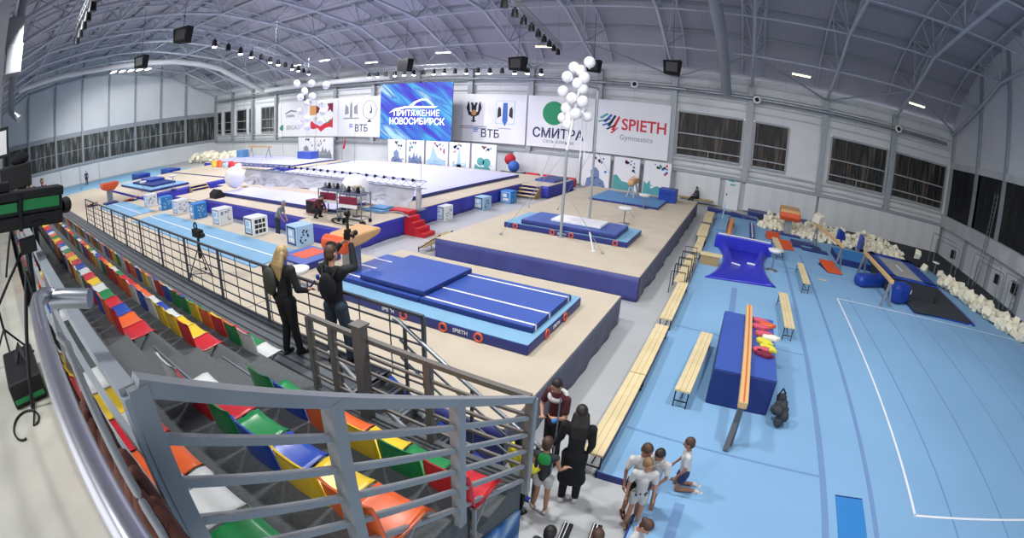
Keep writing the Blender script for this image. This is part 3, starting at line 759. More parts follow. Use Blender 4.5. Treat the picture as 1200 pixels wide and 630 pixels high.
trolley(-13.95, 13.6, 'steel trolley of lamp heads with a maroon sign, right one nearest the podium edge', .08)
t = thing('speaker_case', (-16.9, 13.9, PZ), 'dark square speaker case behind the crouching man', 'case')
m = MB(); m.bb(-.3, .3, -.25, .25, 0, .6); m.build('case_body', 'maroon', t, bevel=.02); m = MB(); m.bb(-.25, .25, -.27, -.25, .05, .55); m.build('grille', 'black_plastic', t)
# coil of cable
m = MB()
pts = [(-12.9-1.1+.9*cos(a*.5), 13.9+.45*sin(a*.5)-.6, PZ+.02+.004*a) for a in range(0, 22)]
m.tube(pts, .02, 6); tag(m.build('cable_coil', 'black_plastic'), 'loose black cable coiled on the podium before the trolleys', 'cable')
m = MB(); pts = [(-15.6+i*.25, 15.4+.25*sin(i*.9)+i*.03, PZ+.04+.03*sin(i)) for i in range(13)]
m.tube(pts, .035, 6); tag(m.build('cable_bundle', 'ink_grey'), 'grey cable bundle trailing to the red steps', 'cable')
m = MB(); m.bb(-.6, .6, -.5, .5, 0, .12); m.bb(-.4, .5, -.3, .4, .12, .2)
o = m.build('folded_cloth', 'mat_mid', None, bevel=.05); o.location = (-14.6, 15.9, PZ); tag(o, 'folded blue cloth on the podium left of the red steps', 'cloth')
# left background things
t = thing('inflatable_wedge', (-35.6, 21.3, 0), 'big light blue inflated wedge far left in front of the podiums', 'wedge')
m = MB(); m.prism([(-1.7, 0), (-1.2, .75), (.7, .95), (1.5, 0)], 'y', -.8, .8); m.build('wedge_body', 'mat_mid', t, bevel=.2); 
m = MB(); m.tube([(-1.2, -.82, .3), (1.4, -.82, .4)], .04, 6); m.build('seam', 'vinyl_blue', t)
t.location = (-34.2, 21.6, 0.0)
t.location = (-33.2, 22.4, 0.0)
t = thing('balance_beam', (-45.2, 29.4, .935), 'balance beam far left on the podium by the windows', 'balance beam')
m = MB(); m.bb(-2.4, 2.4, -.06, .06, 1.1, 1.25); m.build('beam', 'tan_leather', t)
for x in (-1.7, 1.9): m = MB(); m.bar((x, 0, 1.1), (x-.1, -.35, 0), .08); m.bar((x, 0, 1.1), (x-.1, .35, 0), .08); m.build('leg', 'grey_steel', t)
for i, (x, y, w, c, l) in enumerate(((-37.5, 30.2, 2.2, 'vinyl_blue', 'blue block on the podium under the left sponsor banner'), (-52.5, 29.6, 2.2, 'vinyl_blue', 'blue block far left among the cream foam'), (-48.9, 29.4, 1.3, 'mat_mid', 'pale blue block far left beside the blue block'))):
    t = thing('foam_block', (x, y, .93 if i != 1 else 0), l, 'foam block'); m = MB(); m.bb(-w/2, w/2, -.5, .5, 0, .8 if i else .7); m.build('block_body', c, t, bevel=.04)
    m = MB(); m.bb(-.2, .2, -.52, -.5, .4, .44); m.build('carry_strap', 'vinyl_dark', t)
slab('landing_mat', 'pale mat covering the podium by the left banners', 'mat', -50.5, -34, 25.6, 30.9, PZ, .93, 'fx_carpet', 'vinyl_navy')
slab('landing_mat', 'mid blue floor mats along the far left wall', 'mat', -66, -47.8, 6.5, 25, .0, .06, 'mat_light', 'mat_mid', bevel=.005)
for x, y, l in ((-50.5, 16.8, 'dark blue stacked mats far left, nearest the podium'), (-49.4, 20.1, 'blue stacked mats far left behind the podium')):
    t = thing('mat_stack', (x, y, 0.06), l, 'mat stack')
    for j in range(3): m = MB(); m.bb(-1.6, 1.2, -.7, .7, j*.3, j*.3+.28); m.build('mat_body', 'vinyl_royal' if j != 1 else 'vinyl_navy', t, bevel=.04)
for i in range(9):
    rnd = random.Random(i); c = ['seat_yellow', 'ink_red', 'seat_orange', 'seat_white', 'ink_pale'][i % 5]
    t = thing('foam_shape', (-44.5+i*.62, 23.2+.4*(i % 2), PZ), '%s foam shape in the colourful pile far left, %s from its left end' % (['yellow', 'red', 'orange', 'white', 'pale blue'][i % 5], ordn[i]), 'foam shape', 'colourful foam shapes far left')
    m = MB(); m.prism([(-.35, 0), (-.25, .3+rnd.random()*.4), (.2, .25+rnd.random()*.2), (.4, 0)], 'y', -.25, .25); m.build('foam_body', c, t, bevel=.05)
# asymmetric bars etc. far left
for x, y, l in ((-58, 9.5, 'tall steel high bar far left, nearer the grandstand'), (-58.5, 12.3, 'steel high bar far left, farther from the grandstand')):
    t = thing('high_bar', (x, y, .06), l, 'high bar', 'steel bars at the far left')
    for s in (-1.2, 1.2): m = MB(); m.tube([(s*.3, s, 0), (s*.3, s, 2.7)], .04, 6); m.bar((s*.3-.5, s, .03), (s*.3+.5, s, .03), .06); m.build('post', 'grey_steel', t)
    m = MB(); m.tube([(-.36, -1.2, 2.7), (.36, 1.2, 2.7)], .025, 6); m.build('bar', 'galvanised', t)
# ------------------------------------------------------------------ training floor on the right
mf = mat('training_carpet', '80abd0', .85, noise=.05, scale=.35)
def seam_floor():
    m = mf; nt = m.node_tree
    return m
seam_floor()
t = thing('training_floor', (0, 0, 0), 'light blue raised training floor filling the right half of the hall', 'gymnastics floor')
m = MB(); m.prism([(-1.18, 5.72), (-.35, 5.72), (-.35, .5), (17.3, .5), (17.3, 25), (13.6, 27.6), (8.9, 28.3), (1.9, 29.6), (1.9, 33.4), (-1.18, 33.4)], 'z', .0, .12)
m.build('carpet', 'training_carpet', t)
m = MB(); m.bb(-1.2, -.35, 5.69, 5.72, 0, .12); m.bb(-1.2, -1.18, 5.69, 33.4, 0, .125); m.bb(-.38, -.35, .5, 5.72, 0, .12); m.build('edge_strip', 'vinyl_navy', t)
def strip(name, mt, pts, w, z=.121, h=.003):
    m = MB()
    for (a, bq) in zip(pts, pts[1:]): m.bar((*a, z+h/2), (*bq, z+h/2), w, h)
    return m.build(name, mt, t)
mat('seam_dark', '6c8fbb', .85); mat('seam_soft', '7597b8', .85)
strip('seam_strip', 'seam_dark', [(2.67, 1), (2.67, 28)], .13); strip('seam_strip', 'seam_dark', [(3.67, 1), (3.67, 24)], .1)
strip('seam_strip', 'seam_dark', [(.42, 16.5), (.42, 12.6)], .2); strip('seam_strip', 'seam_dark', [(.22, 5.5), (.22, 1)], .16)
for x in (5.75, 7.25, 8.9, 10.6, 12.4, 14.2, 16): strip('seam_strip', 'seam_dark' if x < 8 else 'seam_soft', [(x-.6, 18.2), (x, 1)], .04)
for y in (7.05, 12.1, 3.2): strip('seam_strip', 'seam_dark', [(-1.1, y+.05), (2.6, y-.15)], .05)
for y in (20.9, 24.2): strip('seam_strip', 'seam_soft', [(2.7, y), (9, y+.3)], .05)
strip('border_line', 'white_rubber', [(4.62, 17.85), (4.62, 6.17)], .055, .122, .004)
strip('border_line', 'white_rubber', [(4.6, 17.82), (14.5, 17.7)], .045, .122, .004)
strip('border_line', 'white_rubber', [(4.6, 6.17), (17.2, 6.2)], .055, .122, .004)
m = MB(); m.bb(2.9, 3.46, 3.6, 6.42, .122, .132); m.build('inlaid_panel', 'mat_bright', t)
m = MB(); m.bb(2.9, 3.46, 6.42, 6.45, .122, .134); m.build('panel_gap', 'vinyl_dark', t)
# benches
def bench(x0, y0, x1, y1, z, label, w=.32, h=.42, group='pine benches', legs=2):
    cx, cy = (x0+x1)/2, (y0+y1)/2; L = hypot(x1-x0, y1-y0); rz = atan2(-(x1-x0), (y1-y0))
    t = thing('bench', (cx, cy, z), label, 'bench', group, rz)
    n = 3
    for i in range(n):
        a = -w/2+i*w/n
        m = MB(); m.bb(a+.003, a+w/n-.003, -L/2, L/2, h-.04, h); m.build('plank', 'pine', t)
    for k in range(legs):
        y = -L/2+.06+(L-.12)*k/(legs-1)
        m = MB()
        for s in (-1, 1): m.bar((s*(w/2-.03), y, 0), (s*(w/2-.03), y, h-.04), .025)
        m.bar((-w/2+.03, y, .14), (w/2-.03, y, .14), .02); m.bar((-w/2, y, h-.05), (w/2, y, h-.05), .025)
        m.build('leg_frame', 'black_metal', t)
    m = MB(); m.bar((0, -L/2+.06, .2), (0, L/2-.06, .2), .02); m.build('stretcher', 'black_metal', t)
    return t
bench(-1.31, 5.72, -1.31, 8.5, 0, 'long pine bench nearest the grandstand, by the blue floor edge', .34, .45, legs=2)
bench(-1.31, 8.53, -1.31, 11.2, 0, 'long pine bench second from the grandstand by the blue floor edge', .34, .45)
bench(-1.31, 11.65, -1.3, 15.0, 0, 'pine bench third from the grandstand by the blue floor edge', .34, .45)
for i in range(4):
    t = thing('bench_frame_stack', (-1.45, 15.35+i*.95, 0), 'short pine bench section with upright black frame ends, %s counted from the grandstand' % ordn[i], 'bench', 'short pine bench sections along the blue floor')
    m = MB(); m.bb(-.17, .17, -.4, .4, .41, .45); m.build('plank', 'pine', t)
    for y in (-.4, .4):
        m = MB(); m.bar((-.3, y, 0), (-.3, y, .75), .022); m.bar((.17, y, 0), (.17, y, .75), .022); m.bar((-.3, y, .75), (.17, y, .75), .022); m.build('leg_frame', 'black_metal', t)
bench(-1.35, 19.3, -1.38, 22.3, 0, 'pine bench behind the short sections, in front of the two farthest benches', .34, .45)
bench(-1.45, 22.6, -1.5, 25.6, 0, 'pine bench by the blue floor edge, second from the far wall', .5, .45)
bench(-1.5, 26.4, -1.55, 30.0, 0, 'pine bench by the blue floor edge, nearest the far wall', .5, .45)
t = thing('pine_crate', (-.75, 18.9, .12), 'low pine crate on the corner of the blue floor beside the short benches', 'crate')
m = MB(); m.bb(-.4, .5, -.2, .25, .38, .43); m.build('lid', 'pine', t); m = MB(); m.bb(-.35, .4, -.15, .2, 0, .38); m.build('crate_body', 'pine_dark', t, bevel=.01)
bench(-.32, 8.1, -.15, 11.1, .12, 'pine bench left of the blue block mattress')
bench(2.12, 12.65, 2.1, 15.7, .12, 'pale pine bench right of the balance beam')
bench(3.18, 17.5, 3.22, 20.5, .12, 'pale pine bench between the violet pit and the white line', .3)
bench(2.42, 22.0, 2.3, 25.0, .12, 'pale pine bench behind the violet pit, before the springboards', .34)
m = MB(); m.bb(4.1, 4.5, 19.9, 20.05, .13, .17)
tag(m.build('loose_plank', 'beige_carpet'), 'small loose beige plank lying on the blue floor near the pale bench', 'plank')
# blue block mattresses and low beam
for x0, x1, l in ((.17, 1.5, 'thick navy blue block mattress beneath the long balance beam'),):
    t = slab('block_mattress', l, 'mattress', x0, x1, 8.55, 11.85, .12, .92, 'vinyl_blue', 'vinyl_dark', None, bevel=.03)
t = thing('balance_beam', (.81, 9.75, .12), 'long tan balance beam with an orange centre stripe', 'balance beam')
m = MB(); m.bb(-.085, .085, -2.5, 2.5, .81, .95); m.build('beam', 'beam_tan', t, bevel=.02)
m = MB(); m.bb(-.018, .018, -2.49, 2.49, .95, .954); m.build('centre_stripe', 'beam_stripe', t)
for y, s in ((-2.35, -1), (2.35, 1)):
    m = MB(); m.bar((0, y, .8), (0, y+s*.12, .03), .10, .10); m.bar((-.35, y+s*.12, .03), (.35, y+s*.12, .03), .08, .05) if s > 0 else m.bar((0, y+.1, .75), (-.06, y-.3, .02), .1, .09); m.build('leg', 'fence_steel', t)
rnd = random.Random(3)
fo = [(1.14, 11.5, 'pink', 'ink_red'), (1.3, 11.3, 'orange', 'seat_orange'), (1.12, 11.1, 'pink', 'ink_red'), (1.2, 10.7, 'pink', 'ink_red'), (1.38, 10.55, 'cream', 'foam_cream'), (1.22, 10.25, 'yellow', 'jacket_yellow'), (1.3, 9.95, 'yellow', 'jacket_yellow'), (1.14, 9.78, 'pink', 'ink_red'), (1.2, 9.6, 'maroon', 'maroon')]
mat('foam_pink', 'd0566a', .8); mat('foam_yellow', 'd8d040', .8)
for i, (x, y, c, mt) in enumerate(fo):
    mt = {'pink': 'foam_pink', 'yellow': 'foam_yellow'}.get(c, mt)
    t = thing('foam_piece', (x, y, .925), '%s knobbly foam piece on the right block mattress, %s counted from the far end' % (c, ordn[i]), 'foam piece', 'coloured foam pieces beside the beam', rnd.uniform(-.6, .6))
    m = MB(); n = 14
    m.prism([((.24+.04*cos(5*a))*cos(a)*.9, (.12+.03*cos(6*a))*sin(a)) for a in [2*pi*k/n for k in range(n)]], 'z', 0, .08)
    m.build('foam_body', mt, t, bevel=.015)
t = thing('crumpled_bag', (1.72, 8.6, .12), 'crumpled dark grey bag beside the block mattress corner', 'bag')
m = MB(); rnd = random.Random(5)
for i in range(14): m.ball((rnd.uniform(-.1, .1), rnd.uniform(-.35, .35), rnd.uniform(.08, .4)), (.1, .13, .08+.05*rnd.random()), 8, 6, q=Matrix.Rotation(rnd.random()*3, 3, 'Z'))
m.build('bag_body', 'tramp_dark', t); m = MB(); m.tube([(-.1, .1, .4), (0, .2, .55), (.1, .3, .4)], .02, 6); m.build('handle', 'black_cloth', t)
# violet pit
t = thing('foam_trough', (.65, 19.9, .12), 'violet-blue vinyl trough with flared corners and a white rim strip', 'trough')
m = MB(); NS = 16; vs = []; fs = []
for i in range(NS+1):
    f = i/NS; s_ = sin(pi*f)**.8; y0 = -2.85+5.45*f
    xl = -1.38+.52*s_; xr = 1.36-.42*s_; yl = y0; yr = y0+.45*(1-f); hh = .05+.42*f**.7; w = .34+.1*s_
    vs += [(xl, yl, 0), (xl, yl, .04+.08*f), (xl+w*.5, yl, hh), (xl+w, yl+.0, .03), (xr-w, yr, .03), (xr-w*.5, yr, hh), (xr, yr, .04+.08*f), (xr, yr, 0)]
for i in range(NS):
    for k in range(7): a = i*8+k; fs.append((a, a+1, a+9, a+8))
    fs.append((i*8+7, i*8, i*8+8, i*8+15))
fs += [tuple(range(8)), tuple(range(NS*8, NS*8+8))[::-1]]
m.add(vs, fs, True); m.build('trough_body', 'trough_blue', t)
m = MB(); m.bar((-1.3, 2.28, .66), (1.25, 2.28, .66), .1, .03); m.build('rim_strip', 'white_rubber', t)
m = MB(); m.bb(-1.4, 1.36, 2.22, 2.55, .0, .64); m.build('back_bolster', 'trough_blue', t, bevel=.05)
m = MB(); m.bar((-.6, -.3, .08), (-.1, -.5, .08), .05); m.bar((.2, .1, .08), (.6, .05, .08), .06); m.build('inner_strap', 'white_rubber', t)
# small low beam with orange top, rack, bars
t = thing('low_beam', (-.15, 26.0, .12), 'short orange topped beam on the blue floor near the far wall', 'low beam', None, -.01)
m = MB(); m.bb(-.13, .13, -2.7, 2.7, .2, .4); m.build('beam', 'orange_tan', t, bevel=.02); m = MB(); m.bb(-.03, .03, -2.68, 2.68, .4, .405); m.build('centre_stripe', 'beam_tan', t)
for y in (-2, 2): m = MB(); m.bb(-.17, .17, y-.1, y+.1, 0.001, .2); m.build('support_block', 'black_plastic', t)
t = thing('floor_beam', (1.12, 27.6, .12), 'narrow navy floor beam with a white stripe, right of the orange topped beam', 'floor beam')
m = MB(); m.bb(-.13, .13, -2.4, 2.4, 0, .14); m.build('beam', 'vinyl_navy', t, bevel=.02); m = MB(); m.bb(-.03, .03, -2.3, 2.3, .14, .145); m.build('centre_stripe', 'white_rubber', t)
t = thing('mushroom_trainer', (-.75, 29.6, .12), 'thin steel training stand with a flat base far behind the benches', 'training stand')
m = MB(); m.tube([(0, 0, 0), (.05, 0, 1.15)], .035, 8); m.build('pole', 'ink_pale', t); m = MB(); m.lathe((0, 0, 0), [(.5, 0), (.5, .03), (.05, .05)], 20); m.build('base', 'seam_dark', t)
slab('landing_mat', 'light blue mat under the thin training stand', 'mat', -1.1, -.35, 26.2, 31.4, .12, .2, 'mat_light', 'mat_mid')
for x, y, w, l in ((-.9, 32.4, 1.0, 'dark blue low wedge by the far wall, left one'), (.6, 31.9, .9, 'dark blue low wedge by the far wall, right one')):
    t = thing('wedge_mat', (x, y, .12), l, 'wedge mat', 'dark wedges by the far wall'); m = MB(); m.prism([(-w, 0), (-w, .25), (w, .06), (w, 0)], 'y', -.35, .35); m.build('wedge_body', 'vinyl_dark', t); m = MB(); m.bb(-.1, .1, -.37, -.35, .05, .12); m.build('handle', 'vinyl_blue', t)
slab('landing_mat', 'navy edging mat at the foot of the far wall boards', 'mat', .9, 6.0, 33.6, 35.2, 0, .35, 'vinyl_navy', 'vinyl_navy')
t = thing('vault_table', (3.35, 29.0, .0), 'orange and tan vaulting table in front of the cream foam on the training side', 'vaulting table')
m = MB(); m.prism([(-.5, 1.0), (-.62, 1.25), (-.5, 1.62), (.5, 1.75), (.6, 1.5), (.3, 1.1)], 'x', -.62, .62); m.build('top_pad', 'tan_leather', t, bevel=.08)
m = MB(); m.prism([(-.52, .98), (-.66, 1.22), (-.58, 1.5), (-.4, 1.2)], 'x', -.64, .64); m.build('front_pad', 'orange', t, bevel=.06)
m = MB(); m.bb(-.2, .2, -.25, .25, .0, 1.2); m.build('column', 'rail_steel', t, bevel=.02); m = MB(); m.bb(-.9, .8, -.6, .5, .12, .2); m.build('base', 'vinyl_navy', t)
t = thing('navy_frame_mat', (4.35, 26.2, .12), 'flat navy mat shaped like an open frame on the blue floor', 'mat')
m = MB(); m.bb(-.9, .5, .4, 1.2, 0, .08); m.bb(-.9, -.4, -.5, .4, 0, .08); m.bb(-.4, 1.1, -.9, -.35, 0, .08); m.bb(.3, .8, -.4, .5, 0, .08); m.build('mat_body', 'vinyl_dark', t)
t = thing('balance_beam', (5.15, 24.7, .12), 'tan balance beam running toward the cream foam, on thin white legs', 'balance beam', None, .13)
m = MB(); m.bb(-.07, .07, -2.5, 2.5, 1.1, 1.25); m.build('beam', 'beam_tan', t, bevel=.02)
for y in (-2.3, 2.3): m = MB(); m.bar((0, y, 1.1), (-.2, y-.1, 0), .07); m.bar((0, y, 1.1), (.2, y+.1, 0), .07); m.build('leg', 'galvanised', t)
slab('landing_mat', 'bright blue mat with navy sides between the two training beams', 'mat', 5.75, 7.95, 23.7, 26.2, .12, .45, 'mat_bright', 'vinyl_dark', bevel=.03)
t = thing('balance_beam', (6.85, 20.4, .12), 'tan balance beam in front of the trampoline, on silver legs', 'balance beam', None, .01)
m = MB(); m.bb(-.08, .08, -2.45, 2.45, .95, 1.1); m.build('beam', 'beam_tan', t, bevel=.02)
for y in (-2.25, 2.3):
    m = MB(); m.bar((-.02, y, .95), (-.2, y-.05, 0), .09); m.bar((.02, y, .95), (.22, y+.05, 0), .09); m.build('leg', 'galvanised', t)
for x, y, x1, y1, l in ((6.0, 20.3, 7.6, 21.3, 'long royal blue vinyl roll left of the training beam legs'), (7.35, 18.9, 8.25, 19.4, 'royal blue vinyl roll standing under the near end of the training beam')):
    t = thing('vinyl_roll', ((x+x1)/2, (y+y1)/2, .12), l, 'roll'); m = MB(); d = Vector((x1-x, y1-y, 0)); n_ = d.normalized(); 
    hz = .27 if x < 7 else .42; m.bar(tuple(-d/2+Vector((0, 0, hz))), tuple(d/2+Vector((0, 0, hz))), .7, 2*hz); m.build('roll_body', 'vinyl_royal', t, bevel=.22)
    m = MB(); m.bar(tuple(d*.3+Vector((n_.y*.41, -n_.x*.41, .5))), tuple(d*.34+Vector((n_.y*.42, -n_.x*.42, .66))), .03); m.build('tag', 'white_plastic', t)
t = thing('trampoline', (8.7, 22.3, 0), 'sunken looking trampoline with a grey bed and royal blue pads', 'trampoline')
m = MB(); m.bb(-.85, .75, -1.95, 1.7, .88, .9); m.build('bed', 'trampoline_bed', t)
m = MB(); m.bb(-.05, .05, -.6, .5, .9, .905); m.build('bed_mark', 'white_rubber', t)
for a in ((-1.1, -.82, -2.2, 2.3), (.75, 1.5, -2.2, 2.3), (-1.1, 1.5, -2.25, -1.95), (-1.1, 1.5, 1.7, 2.35)):
    m = MB(); m.bb(*a, .86, .93); m.build('frame_pad', 'vinyl_royal', t, bevel=.02)
for a in ((-1.05, -2.1), (1.4, -2.1), (-1.05, 2.2), (1.4, 2.2)): m = MB(); m.bb(a[0]-.04, a[0]+.04, a[1]-.04, a[1]+.04, .1, .88); m.build('leg', 'black_metal', t)
m = MB(); m.bb(-1.08, 1.45, -2.22, -2.2, .12, .86); m.bb(-1.1, -1.08, -2.2, 2.2, .12, .86); m.build('side_apron', 'tramp_dark', t)
slab('pit_cover', 'dark grey net-covered pit mat in front of the trampoline', 'pit cover', 8.3, 11.5, 18.2, 19.9, .12, .2, 'tramp_dark', 'vinyl_royal')
t = thing('pit_cover', (0, 0, 0), 'dark pit slope beside the trampoline reaching to the white line', 'pit cover')
m = MB(); m.prism([(8.3, 18.0), (11.7, 18.4), (11.6, 23.5), (10.25, 23.5), (10.25, 19.95), (8.3, 19.95)], 'z', .201, .21); 
m.build('net_cover', 'tramp_dark', t)
m = MB(); m.bb(11.7, 11.85, 18.2, 26, .12, .2); m.build('border_pad', 'vinyl_royal', t)
# pit beyond the trampoline with dark gap
t = thing('foam_pit', (13.6, 25, 0), 'dark foam pit along the right wall behind the trampoline', 'foam pit')
m = MB(); m.prism([(-4.4, 3.6), (-.6, 3.4), (.2, -1.5), (1.2, -5.5), (3.5, -5.5), (3.5, 10.6), (-12.5, 10.6), (-11.5, 5.2)], 'z', .122, .135); m.build('pit_floor', 'tramp_dark', t)
# cream foam blocks
random.seed(11)
mb = MB(); 
def foam_mesh(seed):
    rnd = random.Random(seed); m = MB(); s = .11
    vs = [(x*s*rnd.uniform(.8, 1.2), y*s*rnd.uniform(.8, 1.2), z*s*rnd.uniform(.8, 1.15)) for z in (-1, 1) for x, y in ((-1, -1), (1, -1), (1, 1), (-1, 1))]
    m.add(vs, [(0, 3, 2, 1), (4, 5, 6, 7), (0, 1, 5, 4), (1, 2, 6, 5), (2, 3, 7, 6), (3, 0, 4, 7)])
    return m
protos = []
for i in range(6):
    o = foam_mesh(i).build('foam_cube', 'foam_cream', None, bevel=.02); protos.append(o)
used = [False]*6
def put_foam(x, y, z, sc, label, group):
    i = random.randrange(6)
    if used[i]: o = protos[i].copy(); COL.objects.link(o)
    else: o = protos[i]; used[i] = True
    o.location = (x, y, z); o.scale = (sc, sc, sc); o.rotation_euler = tuple(random.uniform(0, 6.28) for _ in range(3))
    tag(o, label, 'foam cube', group)
# pile along the right wall (near)
path = [(12.3, 24.6), (12.9, 22.6), (13.4, 20.8), (14.0, 19.3), (14.6, 18.4), (15.2, 17.9)]
def along(P, f):
    f = f*(len(P)-1); i = min(int(f), len(P)-2); g = f-i
    return P[i][0]+(P[i+1][0]-P[i][0])*g, P[i][1]+(P[i+1][1]-P[i][1])*g
for i in range(150):
    f = random.random(); x, y = along(path, f); w = random.uniform(-.75, .75)*(.6+.6*f)
    z = .24+(1-abs(w)/1.2)*random.uniform(0, .5)
    put_foam(x+w*.9+.25, y+w*.5+random.uniform(-.2, .2), z, random.uniform(1.1, 1.75), 'cream foam cube in the heap by the right end wall', 'cream foam cubes heaped by the right end wall')
strip_p = [(1.9, 31.3), (3.6, 31.0), (5.4, 30.4), (7.5, 30.6), (9.6, 30.8), (11.4, 29.6)]
for i in range(145):
    f = random.random()**.85; x, y = along(strip_p, f); w = random.uniform(-1.6, 1.6)
    put_foam(x+w*.2, y+w, .28+random.uniform(0, .22)+(.2 if w > .6 else 0), random.uniform(.95, 1.45), 'cream foam cube in the long pit before the far wall', 'cream foam cubes in the long pit before the far wall')
m = MB()
for i in range(1500):
    if i < 950:
        f = random.random(); x, y = along(strip_p, f); w = random.uniform(-1.9, 2.1); x += w*.2; y += w; z = .15+random.uniform(0, .22)
    elif i < 1250:
        f = random.random(); x, y = along(path, f); w = random.uniform(-.7, .7); x += w*.8+.25; y += w*.45; z = .2+random.uniform(0, .3)
    else: x = random.uniform(-63, -51); y = random.uniform(28.5, 32); z = .25+random.uniform(0, .9)
    s = random.uniform(.08, .13)*(2.2 if i >= 1250 else 1); q = Matrix.Translation((x, y, z)) @ Matrix.Rotation(random.random()*3, 4, 'Z') @ Matrix.Rotation(random.random(), 4, 'X')
    m.box(0, 0, 0, 1.8*s, 1.8*s, 1.8*s, mtx=q)
tag(m.build('foam_cubes', 'foam_cream', None, fix=False), 'remaining cream foam cubes filling the pits', 'foam cubes', kind='stuff')
for i, (x, y, z) in enumerate(((13.1, 25.9, .35), (12.3, 26.9, .3), (13.6, 24.9, .3), (11.9, 27.6, .9), (5.3, 29.4, 1.35))):
    put_foam(x, y, z, 1.8 if i < 4 else 2.4, ['loose cream foam cube near the steel ladder', 'loose cream foam cube between pit and trampoline', 'loose cream foam cube at the pit edge', 'cream foam cube above the pit edge', 'large cream foam ball behind the training beam'][i], 'stray foam cubes')
for x, y, rz, l in ((7.0, 29.3, .5, 'blue foam wedge in the cream foam, left one'), (8.3, 28.9, .9, 'blue foam wedge in the cream foam, right one')):
    t = thing('foam_wedge', (x, y, .2), l, 'foam wedge', None, rz); m = MB(); m.prism([(-.5, 0), (-.3, .9), (.1, .7), (.45, 0)], 'y', -.12, .12); m.build('wedge_body', 'vinyl_royal', t, bevel=.03); m = MB(); m.bb(-.1, .1, -.14, -.12, .3, .36); m.build('handle', 'vinyl_dark', t)
# steel wall frames / ladders at the right wall
def steel_frame(x, y, label, h=1.9, w=2.6):
    t = thing('steel_frame', (x, y, .13), label, 'steel frame', 'steel frames by the right wall', radians(-72))
    for z0, dy in ((h, 0), (h-.35, .5)):
        m = MB(); m.tube([(-w/2, dy, 0), (-w/2, dy, z0-.1), (-w/2+.1, dy, z0), (w/2-.1, dy, z0), (w/2, dy, z0-.1), (w/2, dy, 0)], .025, 8); m.build('hoop', 'rail_steel', t)
    m = MB(); m.bb(w/2-.5, w/2-.15, .1, .3, .9, 1.4); m.build('motor_box', 'black_plastic', t)
steel_frame(14.6, 29.5, 'grey steel hoop frame in the corner pit, nearest the corner column')
steel_frame(15.9, 25.0, 'grey steel hoop frame by the right wall in the middle')
steel_frame(16.3, 21.2, 'grey steel hoop frame by the right wall nearest the camera')
for x, y, l in ((16.6, 27.2, 'tall steel ladder leaning at the right wall, farther one'), (16.7, 22.2, 'steel ladder by the square wall opening, nearer one')):
    t = thing('ladder', (x, y, .13), l, 'ladder')
    hh = 5.5 if y > 25 else 1.8
    for s in (-.2, .2): m = MB(); m.bar((0, s, 0), (.45 if y > 25 else .2, s, hh), .05); m.build('rail', 'galvanised', t)
    for k in range(int(hh/.3)): zz = .2+k*.3; m = MB(); m.bar((.45*zz/hh if y > 25 else .2*zz/hh, -.2, zz), (.45*zz/hh if y > 25 else .2*zz/hh, .2, zz), .025); m.build('rung', 'galvanised', t)
t = thing('wall_opening', (17.33, 23.0, 1.25), 'small black square ventilation opening in the right wall', 'vent'); m = MB(); m.bb(-.03, .03, -.55, .55, -.35, .35); m.build('frame', 'rail_steel', t); m = MB(); m.bb(-.06, -.03, -.5, -.04, -.3, .3); m.bb(-.06, -.03, .04, .5, -.3, .3); m.build('grille', 'black_plastic', t)
t = thing('pine_crate', (15.5, 17.35, .12), 'pine crate at the right edge beside the foam heap', 'crate'); m = MB(); m.bb(-.35, .9, -.6, .5, 0, .85); m.build('crate_body', 'beam_tan', t, bevel=.01)
m = MB(); m.bb(-.37, -.35, -.6, .5, .25, .32); m.bb(-.37, -.35, -.6, .5, .55, .62); m.build('batten', 'pine_dark', t)
t = thing('stool', (13.0, 26.8, .13), 'round white topped stool beside the pit on the right', 'stool'); m = MB(); m.lathe((0, 0, .65), [(.05, 0), (.25, .02), (.25, .08), (.05, .1)], 16); m.build('seat', 'white_plastic', t)
m = MB(); m.tube([(0, 0, 0), (0, 0, .66)], .03, 8); m.build('pole', 'rail_steel', t)
# ------------------------------------------------------------------ grandstand
XA = -24.2
t = thing('grandstand', (0, 0, 0), 'stepped grandstand with dark grey carpeted tiers below the viewpoint', 'grandstand')
def tier(name, x0, x1, y0, y1, z, mt='carpet_dark'):
    m = MB(); m.bb(x0, x1, y0, y1, z-.04, z); m.build(name, mt, t)
WALK = stripes('walkway_ribbed', '585d62', '24272a', 1, .19, .05, .7, .1, 3.)
tier('walkway', XA-10, -4.33, 3.28, 4.78, 1.45, WALK)
for k, (y0, y1, z) in enumerate(((2.27, 3.28, 1.96), (1.30, 2.27, 2.47), (.12, 1.30, 2.98))):
    tier('tier', XA, -1.38, y0, y1, z)
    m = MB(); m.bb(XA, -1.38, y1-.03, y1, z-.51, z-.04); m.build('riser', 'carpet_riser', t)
m = MB(); m.bb(XA-10, 1.5 if 0 else -1.38, -4.5, .12, 3.45, 3.49); m.build('platform', mat('platform_floor', 'b9b8ac', .6, noise=.12, scale=2), t)
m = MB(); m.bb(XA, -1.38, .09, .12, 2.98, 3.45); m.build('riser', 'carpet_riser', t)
m = MB(); m.bb(XA-10, -4.33, 4.75, 4.78, 0, 1.4); m.bb(XA-.03, XA, -4.5, 3.28, 0, 3.4); m.build('front_wall', 'white_paint', t)
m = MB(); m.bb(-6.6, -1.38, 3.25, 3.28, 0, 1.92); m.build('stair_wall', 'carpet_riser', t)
m = MB(); m.prism([(3.28, 0), (3.28, 1.9), (2.27, 1.9), (2.27, 2.41), (1.3, 2.41), (1.3, 2.92), (.12, 2.92), (.12, 3.44), (-4.5, 3.44), (-4.5, 0)], 'x', -1.42, -1.385); m.build('tier_side', 'carpet_dark', t)
m = MB(); m.prism([(3.2, .0), (3.2, 1.5), (.1, 2.7), (-4.5, 2.9), (-4.5, 0)], 'x', -1.38, -1.35)
